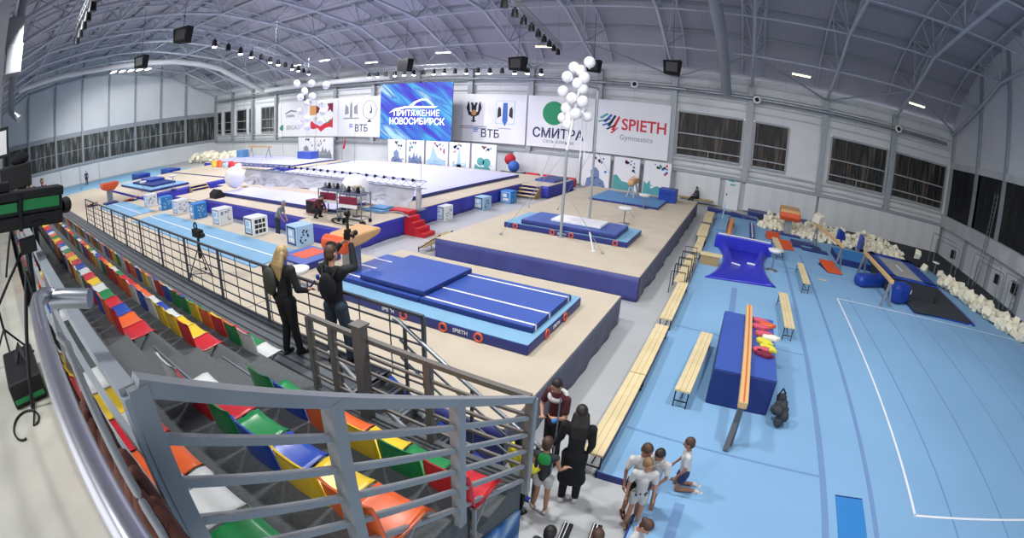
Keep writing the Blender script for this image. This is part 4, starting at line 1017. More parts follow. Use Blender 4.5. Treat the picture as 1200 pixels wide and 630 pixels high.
sp = mat('side_print', '2a5f9e', .5)
nt = sp.node_tree; n = nt.nodes.new('ShaderNodeTexNoise'); n.inputs['Scale'].default_value = 1.6; n.inputs['Distortion'].default_value = 1.2
tc = nt.nodes.new('ShaderNodeTexCoord'); cr = nt.nodes.new('ShaderNodeValToRGB'); nt.links.new(tc.outputs['Object'], n.inputs['Vector']); nt.links.new(n.outputs['Fac'], cr.inputs['Fac'])
cr.color_ramp.elements[0].position = .42; cr.color_ramp.elements[0].color = (*lin('1f4f86'), 1); cr.color_ramp.elements[1].position = .62; cr.color_ramp.elements[1].color = (*lin('a9bccb'), 1)
e = cr.color_ramp.elements.new(.5); e.color = (*lin('3d78b5'), 1); nt.links.new(cr.outputs['Color'], nt.nodes['Principled BSDF'].inputs['Base Color'])
m.build('printed_side_panel', sp, t)
# steps in the aisle between the two seat blocks
for y, z in ((3.02, 2.205-.51+.0), ):
    pass
for k, (yf, z) in enumerate(((2.27, 2.47), (1.30, 2.98))):
    m = MB(); m.bb(-5.45, -4.15, yf, yf+.32, z-.51, z-.25); m.build('aisle_step', 'carpet_dark', t)
    m = MB(); m.bb(-5.45, -4.15, yf+.30, yf+.325, z-.255, z-.235); m.build('step_nosing', 'galvanised', t)
m = MB(); m.bb(-5.45, -4.15, .12, .5, 2.98, 3.22); m.build('aisle_step', 'carpet_dark', t)
# stairs down from the walkway
t2 = thing('stair_flight', (0, 0, 0), 'dark carpeted stairs with metal edges going down beside the beige podium', 'stairs')
for i in range(8):
    z = 1.45-.165*(i+1); x0 = -4.33+.3*i
    if z < .05: break
    m = MB(); m.bb(x0, x0+.31, 3.3, 4.78, z-.05, z); m.bb(x0, x0+.02, 3.3, 4.78, z, z+.12); m.build('step', 'carpet_dark', t2)
    m = MB(); m.bb(x0+.27, x0+.31, 3.3, 4.78, z, z+.012); m.bb(x0+.2, x0+.22, 3.3, 4.78, z, z+.012); m.build('nosing', 'galvanised', t2)
m = MB(); m.bb(-4.36, -4.33, 3.3, 4.78, 1.28, 1.45); m.bb(-4.37, -4.33, 3.3, 4.78, 1.45, 1.462); m.bb(-4.45, -4.43, 3.3, 4.78, 1.45, 1.462); m.build('nosing', 'galvanised', t2)
m = MB(); m.prism([(-4.33, 1.38), (-1.85, .02), (-1.85, 0), (-4.33, 0)], 'y', 4.70, 4.78); m.build('string', 'vinyl_royal', t2)
m = MB()
for y in (3.36, 4.66): m.bar((-4.33, y, 1.25), (-2.0, y, -.02+.1), .12, .12)
m.build('stringer_beam', 'rail_steel', t2)
# raised walkway notches: black metal strips near the foot
t = thing('floor_track', (0, 0, 0), 'black floor tracks with white edges on the floor beneath the sloping railing', 'track')
for x, y in ((-1.0, 4.1), (-.62, 4.25)):
    m = MB(); m.bar((x-.05, y-.7, .02), (x-.18, y+.45, .02), .14, .04); m.build('track_body', 'black_plastic', t)
    for s in (-.05, .0): m = MB(); m.bar((x-.05+s, y-.7, .045), (x-.18+s, y+.45, .045), .012, .01); m.build('track_edge', 'white_rubber', t)

# ---- seats
def seat_grid(prof, w=.43, th=.012, nx=9):
    vs = []; n = len(prof)
    for s in (0, 1):
        for j, (y, z) in enumerate(prof):
            a = prof[max(j-1, 0)]; c = prof[min(j+1, n-1)]; ty, tz = c[0]-a[0], c[1]-a[1]; L = hypot(ty, tz) or 1
            ny, nz = tz/L, -ty/L
            if nz < 0 and False: pass
            for i in range(nx):
                u = -1+2*i/(nx-1); lift = .022*abs(u)**3
                ww = w/2*(1-.12*max(0, (z-.3)/.15)**2) if z > .3 else w/2
                # lift towards the sitter
                vs.append((u*ww, y+s*th*ny-lift*ny*-1*(1 if True else 0)*(1 if abs(nz) < .5 else 0), z+s*th*nz*-1*0+s*th*(-1 if abs(nz) > .5 else 0)+(lift if abs(nz) >= .5 else 0)))
    K = n*nx; fs = []
    for s in range(2):
        for j in range(n-1):
            for i in range(nx-1):
                a = s*K+j*nx+i; fs.append((a, a+1, a+nx+1, a+nx))
    for j in range(n-1):
        for i in (0, nx-1): a = j*nx+i; fs.append((a, a+nx, K+a+nx, K+a))
    for i in range(nx-1):
        for j in (0, n-1): a = j*nx+i; fs.append((a, a+1, K+a+1, K+a))
    m = MB(); m.add(vs, fs, True); return m
# local origin: centre of the pan's front edge on the pan height; +Y is the way the sitter faces
PAN = [(.02, -.06), (.01, -.01), (-.05, .0), (-.16, -.012), (-.30, -.015), (-.40, .0), (-.44, .04)]
BACK = [(-.44, .04), (-.455, .10), (-.465, .18), (-.48, .27), (-.495, .36), (-.505, .415), (-.515, .425)]
seat_proto = {}
def seat(color, x, y, z, label, group):
    if color not in seat_proto:
        t = thing('stadium_seat', (x, y, z), label, 'seat', group)
        seat_grid(PAN).build('seat_pan', 'seat_'+color, t); seat_grid(BACK).build('backrest', 'seat_'+color, t)
        m = MB(); m.bb(-.2, .2, -.12, -.08, -.05, -.02); m.bb(-.2, .2, -.34, -.30, -.05, -.02)
        for s in (-.17, .17): m.bar((s, -.1, -.04), (s, -.35, -.28), .025); m.bar((s, -.35, -.05), (s, -.35, -.41), .03)
        m.bb(-.22, .22, -.38, -.30, -.42, -.405); m.build('bracket', 'rail_steel', t)
        seat_proto[color] = t; return t
    return copy_tree(seat_proto[color], (x, y, z), label=label, group=group)
ROWS = {1: (3.65, 1.87), 2: (2.67, 2.38), 3: (1.70, 2.89), 4: (.72, 3.40)}
rowname = {1: 'lowest row', 2: 'second row', 3: 'third row', 4: 'topmost row'}
def ordw(n):
    tens = {20: 'twentieth', 30: 'thirtieth', 40: 'fortieth'}
    if n < 20: return ordn[n-1] if n <= 19 else 'twentieth'
    if n in tens: return tens[n]
    return {2: 'twenty-', 3: 'thirty-', 4: 'forty-'}[n//10]+ordn[n % 10-1]
pat = {1: 'wgroyggbrwyborwgyrbwogrybwrgoybwgroywbrg', 2: 'ryywbwoorrgwyorbwgyrowbgrryobwgyworbgyrw', 3: 'robrgwyrwbryogwbrygowbrrygowbyrgwobryogw', 4: 'wbgroywrbgoywrybogwrbyogrwbyogrwboygrwby'}
cn = dict(w='white', g='green', r='red', o='orange', y='yellow', b='blue')
for r in (1, 2, 3, 4):
    y, z = ROWS[r]
    for i in range(40):
        c = cn[pat[r][i % len(pat[r])]]; x = -5.5-.23-.46*i
        if x < XA+.3: break
        seat(c, x, y, z, '%s plastic seat, %s from the aisle in the %s of the long block' % (c, ordw(i+1), rowname[r]), 'seats of the long block, '+rowname[r])
for r, pt in ((2, 'gboygr'), (3, 'wrgbyo'), (4, 'wyrowg')):
    y, z = ROWS[r]
    for i, k in enumerate(pt):
        seat(cn[k], -3.84+.46*i, y, z, '%s plastic seat, %s from the aisle in the %s of the short near block' % (cn[k], ordn[i], {2: 'lowest row', 3: 'middle row', 4: 'topmost row'}[r]), 'seats of the short near block')
# ground rails of the seat rows in the aisle
for r, (x0, x1) in ((1, (-5.4, -4.2)), (2, (-5.4, -4.2)), (3, (-5.4, -4.2))):
    y, z = ROWS[r]
    for dy in (-.12, -.36):
        m = MB(); m.bar((x0, y+dy, z-.41), (x1, y+dy, z-.41), .03, .02)
        tag(m.build('mounting_rail', 'black_metal'), '%s mounting rail on the aisle floor, end of the %s of seats' % ('front' if dy > -.2 else 'rear', rowname[r]), 'rail', 'seat mounting rails in the aisle')
# ---- railings
def railing(label, P0, P1, n_posts, heights, h0, mt='rail_steel', w=.045, post=.05, group=None, ends=True, name='railing', posts_at=None, hp=None):
    """rails parallel to P0-P1 (the top rail), bars at heights below the top"""
    t = thing(name, (0, 0, 0), label, 'railing', group)
    P0 = Vector(P0); P1 = Vector(P1)
    m = MB(); m.bar(P0, P1, w*1.25, w); m.build('top_rail', mt, t)
    for hgt in heights:
        d = Vector((0, 0, -hgt)); m = MB(); m.bar(P0+d, P1+d, w*.6, w*.6); m.build('bar', mt, t)
    for f in (posts_at or [i/(n_posts-1) for i in range(n_posts)]):
        p = P0.lerp(P1, f); m = MB(); m.bar(p, p-Vector((0, 0, hp or h0)), post, post); m.build('post', mt, t)
    return t
railing('sloping steel railing with five bars closing the near end of the seat rows', (-1.36, .30, 4.50), (-1.36, 3.28, 2.86), 4, (.2, .39, .58, .77, .96), 1.15, 'rail_steel', .055, .075, posts_at=(.0, .27, .60, 1.0))
railing('level steel guard railing with bars on the front edge of the short seat block', (-4.2, 3.24, 2.93), (-1.36, 3.24, 2.90), 4, (.2, .4, .6, .8), .97, 'rail_brown', .05, .07, posts_at=(0, .14, .62, 1.0))
t = thing('steel_column', (-3.27, 3.17, 1.962), 'thick brown-grey steel column rising through the guard railing', 'column')
m = MB(); m.bb(-.06, .06, -.06, .06, 0, 1.14); m.build('shaft', 'rail_brown', t); m = MB(); m.bb(-.08, .08, -.08, .08, 1.14, 1.16); m.build('cap', 'rail_brown', t)
t = railing('steel fence with bars and uprights along the front of the walkway', (XA, 4.70, 2.56), (-3.6, 4.70, 2.56), 12, (.22, .44, .66, .88, 1.08), 1.12, 'fence_steel', .04, .05)
nb = 34
for i in range(nb): x = XA+(-3.6-XA)*i/nb; m = MB(); m.bar((x, 4.70, 2.54), (x, 4.70, 1.48), .014); m.build('thin_bar', 'fence_steel', t)
for y, nm in ((4.66, 'podium side'), (3.40, 'seat side')):
    t = thing('stair_handrail', (0, 0, 0), 'sloping metal handrail with lower bars on the %s of the stairs' % nm, 'handrail')
    for k, dz in enumerate((0, .28, .56)):
        m = MB(); a = (-4.0, y, 2.5-dz-.1); b_ = (-1.75, y, 1.25-dz-.1); 
        if k == 0: m.tube([(-4.1, y, 2.42), a, b_], .03, 8)
        else: m.bar(a, b_, .025)
        m.build('handrail' if k == 0 else 'bar', 'galvanised' if y > 4 else 'rail_steel', t)
    for x in (-3.9, -2.8, -1.8):
        zt = 2.4-(x+4.0)*.555; m = MB(); m.bar((x, y, zt), (x, y, max(0, 1.3-(x+4.33)*.55)), .04); m.build('post', 'fence_steel', t)
# platform railing and rounded chrome handrail
railing('flat grey railing along the camera platform edge, upper left of the chrome handrail', (-1.36, .27, 4.48), (-XA*-1, .27, 4.48), 12, (.3, .6), 1.48, 'grey_steel', .05, .06)
t = thing('chrome_handrail', (0, 0, 0), 'thick shiny rounded chrome handrail curving close to the camera', 'handrail')
pts = [(.3, -.02, 4.74), (-.1, .0, 4.75), (-.525, .016, 4.75), (-.89, .028, 4.75), (-1.3, .045, 4.75), (-1.6, .06, 4.75), (-1.7, .08, 4.745), (-1.76, .11, 4.735), (-1.77, .15, 4.72)]
m = MB(); m.tube(pts, .029, 20); m.build('handrail', 'chrome', t)
m = MB(); m.tube([(-1.77, .14, 4.71), (-1.72, .20, 4.71), (-1.66, .28, 4.70)], .034, 16); m.build('end_sleeve', 'galvanised', t)
for x in (-1.55, -.3):
    m = MB(); m.tube([(x, .05, 4.73), (x, .08, 4.5), (x, .12, 3.49)] if x < -1.4 else [(x, 0, 4.73), (x-.1, -.3, 4.4)], .014, 10); m.build('support', 'rail_steel', t)
m = MB(); m.tube([(-1.65, .12, 4.62), (-1.5, .13, 4.64), (-1.2, .12, 4.55), (-1.0, .12, 4.3), (-.95, .12, 3.9)], .014, 10); m.build('inner_bar', 'rail_steel', t)
for x0, c, l in ((-2.25, 'white_plastic', 'white seat back edge'), ):
    pass
m = MB(); rnd = random.Random(2)
for i in range(26):
    x = -1.75+i*.03; m.ball((x, .14+.02*sin(i*2.1), 4.12+.05*sin(i*1.7)-.0*i), (.05, .05, .22), 10, 8)
o = m.build('coat', 'brown_cloth'); tag(o, 'rust brown coat hanging inside the chrome handrail at the platform edge', 'coat')
t = thing('safety_ladder_side', (0, 0, 0), 'yellow and white striped edge strips beside the platform railing', 'edge strip')
for i, (x0, c) in enumerate(((-2.1, 'white_plastic'), (-1.85, 'jacket_yellow'), (-1.62, 'white_plastic'))):
    m = MB(); m.bar((x0, .36, 4.0), (x0+.2, .36, 4.0), .05, .02); m.build('strip_segment', c, t)
t.name = 'edge_strip'
# ---- camera gear on the platform at the left
t = thing('video_camera', (-3.75, .20, 4.74), 'black broadcast camera with a green band on its side, at the left edge', 'camera', None, radians(0))
m = MB(); m.bb(-.13, .13, -.32, .30, -.02, .07); m.bb(-.14, .14, -.33, .31, .17, .23); m.bb(-.12, .12, -.32, .3, .07, .17); m.build('camera_body', 'black_plastic', t, bevel=.012)
mat('band_green', '1f8a4a', .5)
m = MB(); m.bb(.125, .132, -.04, .27, .10, .17); m.bb(.125, .132, -.32, -.09, .10, .16); m.bb(-.132, -.125, -.3, .27, .1, .17); m.build('green_band', 'band_green', t)
m = MB(); m.bb(.12, .15, -.08, -.05, -.03, .22); m.bar((.14, .0, .0), (.14, .12, .015), .02); m.build('clamp', 'black_metal', t)
m = MB(); m.tube([(0, .30, .08), (-.06, .36, .08)], [.05, .06], 16); m.build('lens', 'black_plastic', t); t.rotation_euler = (-.10, 0, 0)
m = MB(); m.bb(-.1, .08, -.3, -.15, .23, .30); m.build('viewfinder', 'black_plastic', t, bevel=.01)
t = thing('tripod', (-3.62, .02, 3.49), 'black tripod on the pale platform under the green-banded camera', 'tripod')
m = MB(); m.tube([(0, .1, .5), (0, .15, 1.17)], .03, 10); m.build('centre_column', 'black_metal', t)
m = MB(); m.bb(-.07, .07, .08, .22, 1.08, 1.17); m.build('head', 'black_plastic', t)
for a in (.4, 2.5, 4.6):
    m = MB(); m.tube([(0, .1, .95), (.38*cos(a), .1+.38*sin(a)*.8, .0)], .018, 8); m.build('leg', 'black_metal', t)
m = MB(); m.tube([(0, .1, 1.1), (.2, -.2, .85)], .012, 8); m.build('pan_handle', 'black_metal', t)
t = thing('equipment_case', (-4.15, -.18, 3.49), 'black equipment case with a green edge standing by the tripod feet', 'case')
m = MB(); m.bb(-.3, .42, -.16, .18, 0, .2); m.build('case_body', 'black_plastic', t, bevel=.02)
m = MB(); m.bb(.421, .426, -.14, .16, .04, .08); m.bb(-.28, .4, .181, .185, .04, .09); m.build('green_edge', 'band_green', t)
m = MB()
for k in range(3): m.tube([(-.1+k*.08, -.02, .2), (-.1+k*.08, .05, .3), (-.02+k*.08, .1, .2)], .014, 6)
m.build('handles', 'black_metal', t)
m = MB(); pts = [(-3.55+.16*cos(a)+.02*a, -.22+.1*sin(a)-.02*a, 3.50) for a in [k*.35 for k in range(20)]]
m.tube([(-3.9, -.1, 3.52)]+pts, .009, 6); tag(m.build('cable', 'black_plastic'), 'black cable looped on the pale platform floor', 'cable')
t = thing('light_stand', (-4.6, -.25, 3.49), 'thin black stand rising at the left edge behind the tripod', 'stand')
for a in (0, 2.1, 4.2): m = MB(); m.tube([(0, 0, .35), (.3*cos(a), .3*sin(a), 0)], .012, 6); m.build('leg', 'black_metal', t)
m = MB(); m.tube([(0, 0, .3), (0, 0, 1.3)], .015, 8); m.build('pole', 'black_metal', t)
t = thing('video_camera', (-8.3, .3, 3.49), 'farther camera position with a lit white screen, behind the green-banded camera', 'camera')
m = MB(); m.bb(-.18, .18, -.3, .3, 1.25, 1.6); m.build('camera_body', 'black_plastic', t, bevel=.02)
m = MB(); m.bb(.0, .04, -.42, -.1, 1.75, 2.2); m.build('monitor', 'black_plastic', t); m = MB(); m.bb(.041, .045, -.38, -.14, 1.8, 2.15); m.build('screen', 'white_plastic', t)
for a in (.5, 2.6, 4.7): m = MB(); m.tube([(0, 0, 1.2), (.45*cos(a), .45*sin(a), 0)], .025, 6); m.build('leg', 'black_metal', t)
m = MB(); m.ball((0, .1, 1.68), (.12, .2, .1), 10, 8); m.build('hood', 'black_cloth', t)
t = thing('video_tripod', (-15.4, 6.3, 0), 'camera on a black tripod with wheels on the floor in front of the fence', 'camera tripod')
t.location = (-13.2, 6.1, PZ); t.scale = (.85, .85, .85)
m = MB(); m.tube([(0, 0, .6), (0, 0, 1.3)], .05, 10); m.build('column', 'black_metal', t)
for a in (.3, 2.4, 4.5):
    m = MB(); m.tube([(0, 0, 1.05), (.5*cos(a), .5*sin(a), .08)], .022, 6); m.ball((.5*cos(a), .5*sin(a), .06), .06, 8, 6); m.build('leg', 'black_metal', t)
m = MB(); m.tube([(.5*cos(a), .5*sin(a), .12) for a in (.3, 2.4, 4.5, .3)], .015, 6); m.build('spreader', 'black_metal', t)
m = MB(); m.bb(-.3, .3, -.1, .1, 1.35, 1.62); m.tube([(.3, 0, 1.48), (.5, 0, 1.48)], .07, 12); m.torus((-.15, 0, 1.72), .12, .03, (0, 1, 0), 14, 6); m.build('camera_body', 'black_plastic', t)
# near wall fittings at the far left edge of the view
m = MB(); m.bb(XL, -11, -4.9, -4.6, 0, 9); structure(m.build('wall_front', 'white_paint'))
m = MB(); m.bb(-19.6, -19.0, -.35, .15, 3.49, 13.5); m.bb(-30, -29.5, -.3, .2, 0, 13); structure(m.build('trim_70', 'white_paint'))
t = thing('ventilation_unit', (-21.0, .65, 9.6), 'boxy grey ventilation unit with bent sheet metal at the far upper left', 'ventilation unit')
m = MB(); m.bb(-.8, .8, -.5, .3, -.2, .9); m.bb(-.7, .9, -.4, .35, -1.3, -.2); m.build('casing', 'rail_steel', t, bevel=.03)
m = MB(); m.tube([(-.2, .1, .8), (-.1, .1, 3.2)], .22, 12); m.tube([(-.2, 0, -1.2), (-.2, .0, -2.6), (.2, .4, -3.0)], .16, 12); m.build('duct', 'galvanised', t)
# ------------------------------------------------------------------ people
def J(**k):
    d = dict(pel=(0, 0, .53), belly=(0, .005, .61), chest=(0, .0, .72), neck=(0, -.01, .83), head=(0, .01, .925),
             shL=(-.105, -.005, .80), shR=(.105, -.005, .80), elL=(-.135, -.02, .625), elR=(.135, -.02, .625), wrL=(-.14, .03, .485), wrR=(.14, .03, .485),
             hipL=(-.05, 0, .51), hipR=(.05, 0, .51), knL=(-.055, .012, .285), knR=(.055, .012, .285), anL=(-.06, -.01, .045), anR=(.06, -.01, .045),
             toL=None, toR=None, face=None, haL=None, haR=None)
    d.update(k); return {a: (Vector(b) if b is not None else None) for a, b in d.items()}
def cap(m, p, q, r0, r1, seg=12):
    p = Vector(p); q = Vector(q); d = q-p
    if d.length < 1e-6: return
    u = d.normalized(); pts = []; rs = []
    for t in (-1, -.8, -.45, 0): pts.append(p+u*r0*t); rs.append(max(.0006, r0*sqrt(max(0, 1-t*t))))
    for t in (0, .45, .8, 1): pts.append(q+u*r1*t); rs.append(max(.0006, r1*sqrt(max(0, 1-t*t))))
    m.tube(pts, rs, seg)
def solid(m, name, mt, parent, h, vox, smooth=2):
    """union of overlapping volumes as one continuous skin"""
    o = m.build(name, mt, None)
    for v in o.data.vertices: v.co *= h
    r = o.modifiers.new('r', 'REMESH'); r.mode = 'VOXEL'; r.voxel_size = vox; r.use_smooth_shade = True
    s = o.modifiers.new('s', 'SMOOTH'); s.factor = .5; s.iterations = smooth
    dg = bpy.context.evaluated_depsgraph_get(); me = bpy.data.meshes.new_from_object(o.evaluated_get(dg))
    me.name = name; me.materials.clear(); me.materials.append(MATS[mt])
    bpy.data.objects.remove(o); q = bpy.data.objects.new(name, me); COL.objects.link(q); q.parent = parent; return q
def hand(m, wr, el, side, curl=.5, out=None, scale=1.):
    d = (wr-el).normalized() if out is None else Vector(out).normalized()
    lat = d.cross(Vector((0, 1, 0)));  lat = lat.normalized() if lat.length > .1 else Vector((1, 0, 0))
    pal = lat.cross(d).normalized()*(1)
    s = scale
    cap(m, wr, wr+d*.028*s, .0135, .0165*s); 
    for k in (-1, 0, 1): cap(m, wr+d*.012, wr+d*.040*s+pal*k*.010*s, .009, .0085)
    L = [.040, .046, .043, .034]
    inw = lat*(1 if side == 'R' else -1)
    for i, l in enumerate(L):
        b0 = wr+d*.044*s+pal*(-.0165+.011*i)*s
        m1 = b0+(d*cos(curl)+inw*-sin(curl))*l*.5*s; m2 = m1+(d*cos(curl*2)+inw*-sin(curl*2))*l*.5*s
        cap(m, b0, m1, .0052, .0048, 8); cap(m, m1, m2, .0048, .004, 8)
    tb = wr+d*.014*s+pal*.014; cap(m, tb, tb+(d*.5+pal*.8).normalized()*.022, .0065, .006, 8); cap(m, tb+(d*.5+pal*.8).normalized()*.022, tb+(d*.5+pal*.8).normalized()*.022+d*.018, .006, .005, 8)
def foot(m, an, kn, to, r=.022):
    f = (Vector(to) if to is not None else Vector((0, 1, -.12))).normalized()
    b = an+Vector((0, 0, 0)); cap(m, b-f*.02+Vector((0, 0, -.018)), b+f*.075+Vector((0, 0, -.022)), .021, .019); cap(m, b, b+f*.045-Vector((0, 0, .012)), .022, .02)
def person(loc, rz, h, j, label, skin='skin', hair=('hair_dark', 'short'), top=None, bottom=None, shoes=None, child=False, extras=None, vox=None):
    t = thing('person', loc, label, 'person', None, rz); K = 1.12 if child else 1.0; vox = vox or .0095
    W = .9 if child else 1.0
    m = MB(); hd = j['head']; fc = (Vector(j['face']) if j['face'] is not None else Vector((0, 1, 0))).normalized()
    up = (hd-j['neck']).normalized(); rt = fc.cross(up).normalized(); fc = up.cross(rt).normalized()
    R = Matrix((rt, fc, up)).transposed(); a = K
    m.ball(hd+fc*.0+up*.012, (.0445*a, .055*a, .058*a), 20, 14, q=R); m.ball(hd+fc*.018-up*.022*a, (.034*a, .038*a, .042*a), 16, 10, q=R)
    cap(m, hd+fc*.052*a-up*.0, hd+fc*.064*a-up*.014*a, .006, .009, 8)
    cap(m, hd+fc*.046*a-up*.034*a-rt*.012, hd+fc*.046*a-up*.034*a+rt*.012, .006, .006, 8)
    for s in (-1, 1): m.ball(hd+rt*s*.045*a-up*.004-fc*.002, (.007, .013, .019), 8, 6, q=R); m.ball(hd+fc*.046*a+rt*s*.017+up*.012*a, (.009, .006, .006), 8, 6, q=R)
    cap(m, j['neck']-up*.02, hd-up*.02, .026*a, .025*a)
    cap(m, j['pel'], j['belly'], .062*W, .055*W); cap(m, j['belly'], j['chest'], .056*W, .062*W); cap(m, j['shL']*.8+j['chest']*.2, j['shR']*.8+j['chest']*.2, .04*W, .04*W); cap(m, j['chest'], j['neck'], .05*W, .026)
    for s in 'LR':
        cap(m, j['chest']*.5+j['sh'+s]*.5, j['sh'+s], .045*W, .032*W); cap(m, j['sh'+s], j['el'+s], .029*W, .0225*W); cap(m, j['el'+s], j['wr'+s], .0225*W, .0145*W)
        hand(m, j['wr'+s], j['el'+s], s, out=j['ha'+s], scale=1.05*K)
        cap(m, j['pel'], j['hip'+s], .055*W, .052*W); cap(m, j['hip'+s], j['kn'+s], .05*W, .031*W); cap(m, j['kn'+s], j['kn'+s].lerp(j['an'+s], .35), .031*W, .033*W); cap(m, j['kn'+s].lerp(j['an'+s], .3), j['an'+s], .033*W, .02)
        foot(m, j['an'+s], j['kn'+s], j['to'+s])
    solid(m, 'body', skin, t, h, vox*.85, 1)
    for s in (-1, 1):
        m = MB(); m.ball((hd+fc*.0515*a+rt*s*.017+up*.012*a)*h, .0045*h, 8, 6); m.build('eye', 'ink_black', t)
    # hair
    hc, hs = hair; m = MB(); m.ball(hd+up*.022*a-fc*.008, (.0485*a, .057*a, .056*a), 18, 12, q=R)
    if hs == 'short': m.ball(hd-up*.005-fc*.022, (.045*a, .042*a, .05*a), 14, 10, q=R)
    if hs == 'bun': m.ball(hd+up*.02-fc*.068, (.026, .026, .026), 12, 8, q=R); m.ball(hd-up*.0-fc*.02, (.046*a, .042*a, .05*a), 14, 10, q=R)
    if hs == 'long':
        for k in range(-3, 4):
            b0 = hd+rt*k*.014-fc*(.04-.003*abs(k)); cap(m, b0, j['neck']+rt*k*.019-fc*.045-up*.0, .022, .022); cap(m, j['neck']+rt*k*.019-fc*.045, j['neck']+rt*k*.016-fc*.055-Vector((0, 0, .10+.012*((k*7) % 3))), .021, .008)
    if hs != 'bald': solid(m, 'hair', hc, t, h, vox*.8, 1)
    # clothing
    if top:
        mt, sl, length = top; m = MB(); g = .009
        cap(m, j['belly'], j['chest'], .058*W+g, .064*W+g); cap(m, j['shL']*.8+j['chest']*.2, j['shR']*.8+j['chest']*.2, .041*W+g*.7, .041*W+g*.7); cap(m, j['chest'], j['neck']-up*.01, .05*W+g, .028+g*.5)
        lo = j['pel']*1 if length != 'short' else j['belly'].lerp(j['pel'], .5); cap(m, j['belly'], lo, .06*W+g, .064*W+g)
        if length == 'coat':
            for s in 'LR':
                kk = j['kn'+s]-Vector((0, 0, .04)); cap(m, j['pel'], kk, .075, .068)
            cap(m, j['pel'], (j['knL']+j['knR'])/2-Vector((0, 0, .04)), .08, .075)
        for s in 'LR':
            cap(m, j['chest']*.5+j['sh'+s]*.5, j['sh'+s], .043*W+g, .033*W+g if sl != 'none' else .028*W+g)
            if sl == 'short': cap(m, j['sh'+s], j['sh'+s].lerp(j['el'+s], .62), .032*W+g, .028*W+g)
            elif sl == 'long': cap(m, j['sh'+s], j['el'+s], .03*W+g, .025*W+g*.8); cap(m, j['el'+s], j['el'+s].lerp(j['wr'+s], .92), .025*W+g*.8, .018*W+g*.6)
        solid(m, 'jacket' if sl == 'long' else 'shirt', mt, t, h, vox, 2)
    if bottom:
        mt, kind = bottom; m = MB(); g = .009
        cap(m, j['pel'], j['pel'].lerp(j['belly'], .6), .062*W+g, .055*W+g)
        for s in 'LR':
            cap(m, j['pel'], j['hip'+s], .056*W+g, .053*W+g)
            if kind == 'shorts': cap(m, j['hip'+s], j['hip'+s].lerp(j['kn'+s], .42), .052*W+g, .047*W+g)
            else: cap(m, j['hip'+s], j['kn'+s], .051*W+g, .034*W+g); cap(m, j['kn'+s], j['an'+s]+(j['kn'+s]-j['an'+s])*.06, .034*W+g, .024*W+g)
        solid(m, 'shorts' if kind == 'shorts' else 'trousers', mt, t, h, vox, 2)
    if shoes:
        for s in 'LR':
            m = MB(); f = (Vector(j['to'+s]) if j['to'+s] is not None else Vector((0, 1, -.12))).normalized(); b = j['an'+s]
            cap(m, b-f*.022+Vector((0, 0, -.02)), b+f*.08+Vector((0, 0, -.024)), .026, .023); cap(m, b, b+f*.03-Vector((0, 0, .01)), .028, .026); solid(m, 'shoe', shoes, t, h, vox, 1)
    if extras: extras(t, h, j)
    return t
def backpack(t, h, c, s=(.09, .05, .14), mt='black_cloth'):
    m = MB(); m.ball(Vector(c)*h, tuple(x*h for x in s), 16, 12); m.build('backpack', mt, t)
    m = MB()
    for k in (-1, 1): m.tube([Vector((k*s[0]*.6, c[1], c[2]+s[2]*.8))*h, Vector((k*.07, c[1]+.05, .845))*h, Vector((k*.075, .06, .76))*h], .009*h, 6)
    m.build('backpack_strap', mt, t)
# 1 blonde reporter
def ex1(t, h, j):
    m = MB(); m.ball(Vector((-.085, -.085, .70))*h, (.075*h, .045*h, .125*h), 16, 12); m.build('backpack', mat('bag_olive', '3b4038', .8), t)
    m = MB(); m.tube([Vector((-.06, -.06, .80))*h, Vector((-.065, .0, .855))*h, Vector((-.06, .06, .8))*h], .008*h, 6); m.build('backpack_strap', 'black_cloth', t)
    w = j['wrR']*h; m = MB(); m.tube([w+Vector((-.02, .05, -.02)), w+Vector((.07, .16, .12))], .018, 10); m.build('microphone_handle', 'ink_navy', t)
    m = MB(); m.ball(w+Vector((.095, .20, .17)), (.035, .035, .05), 12, 8); m.build('microphone_head', 'vinyl_royal', t)
person((-5.98, 4.18, 1.45), radians(12), 1.83, J(wrR=(.165, .11, .59), elR=(.16, .0, .635), haR=(.2, .9, .1), knL=(-.04, .02, .285), anL=(-.045, -.03, .045), anR=(.075, .03, .045), toR=(.5, .8, -.1), face=(.25, 1, 0), head=(.005, .01, .925)),
       'woman with long blonde hair in dark clothes holding a blue microphone on the walkway', hair=('hair_blond', 'long'), top=('jacket_dark', 'long', 'short'), bottom=('black_cloth', 'long'), shoes='black_cloth', extras=ex1)
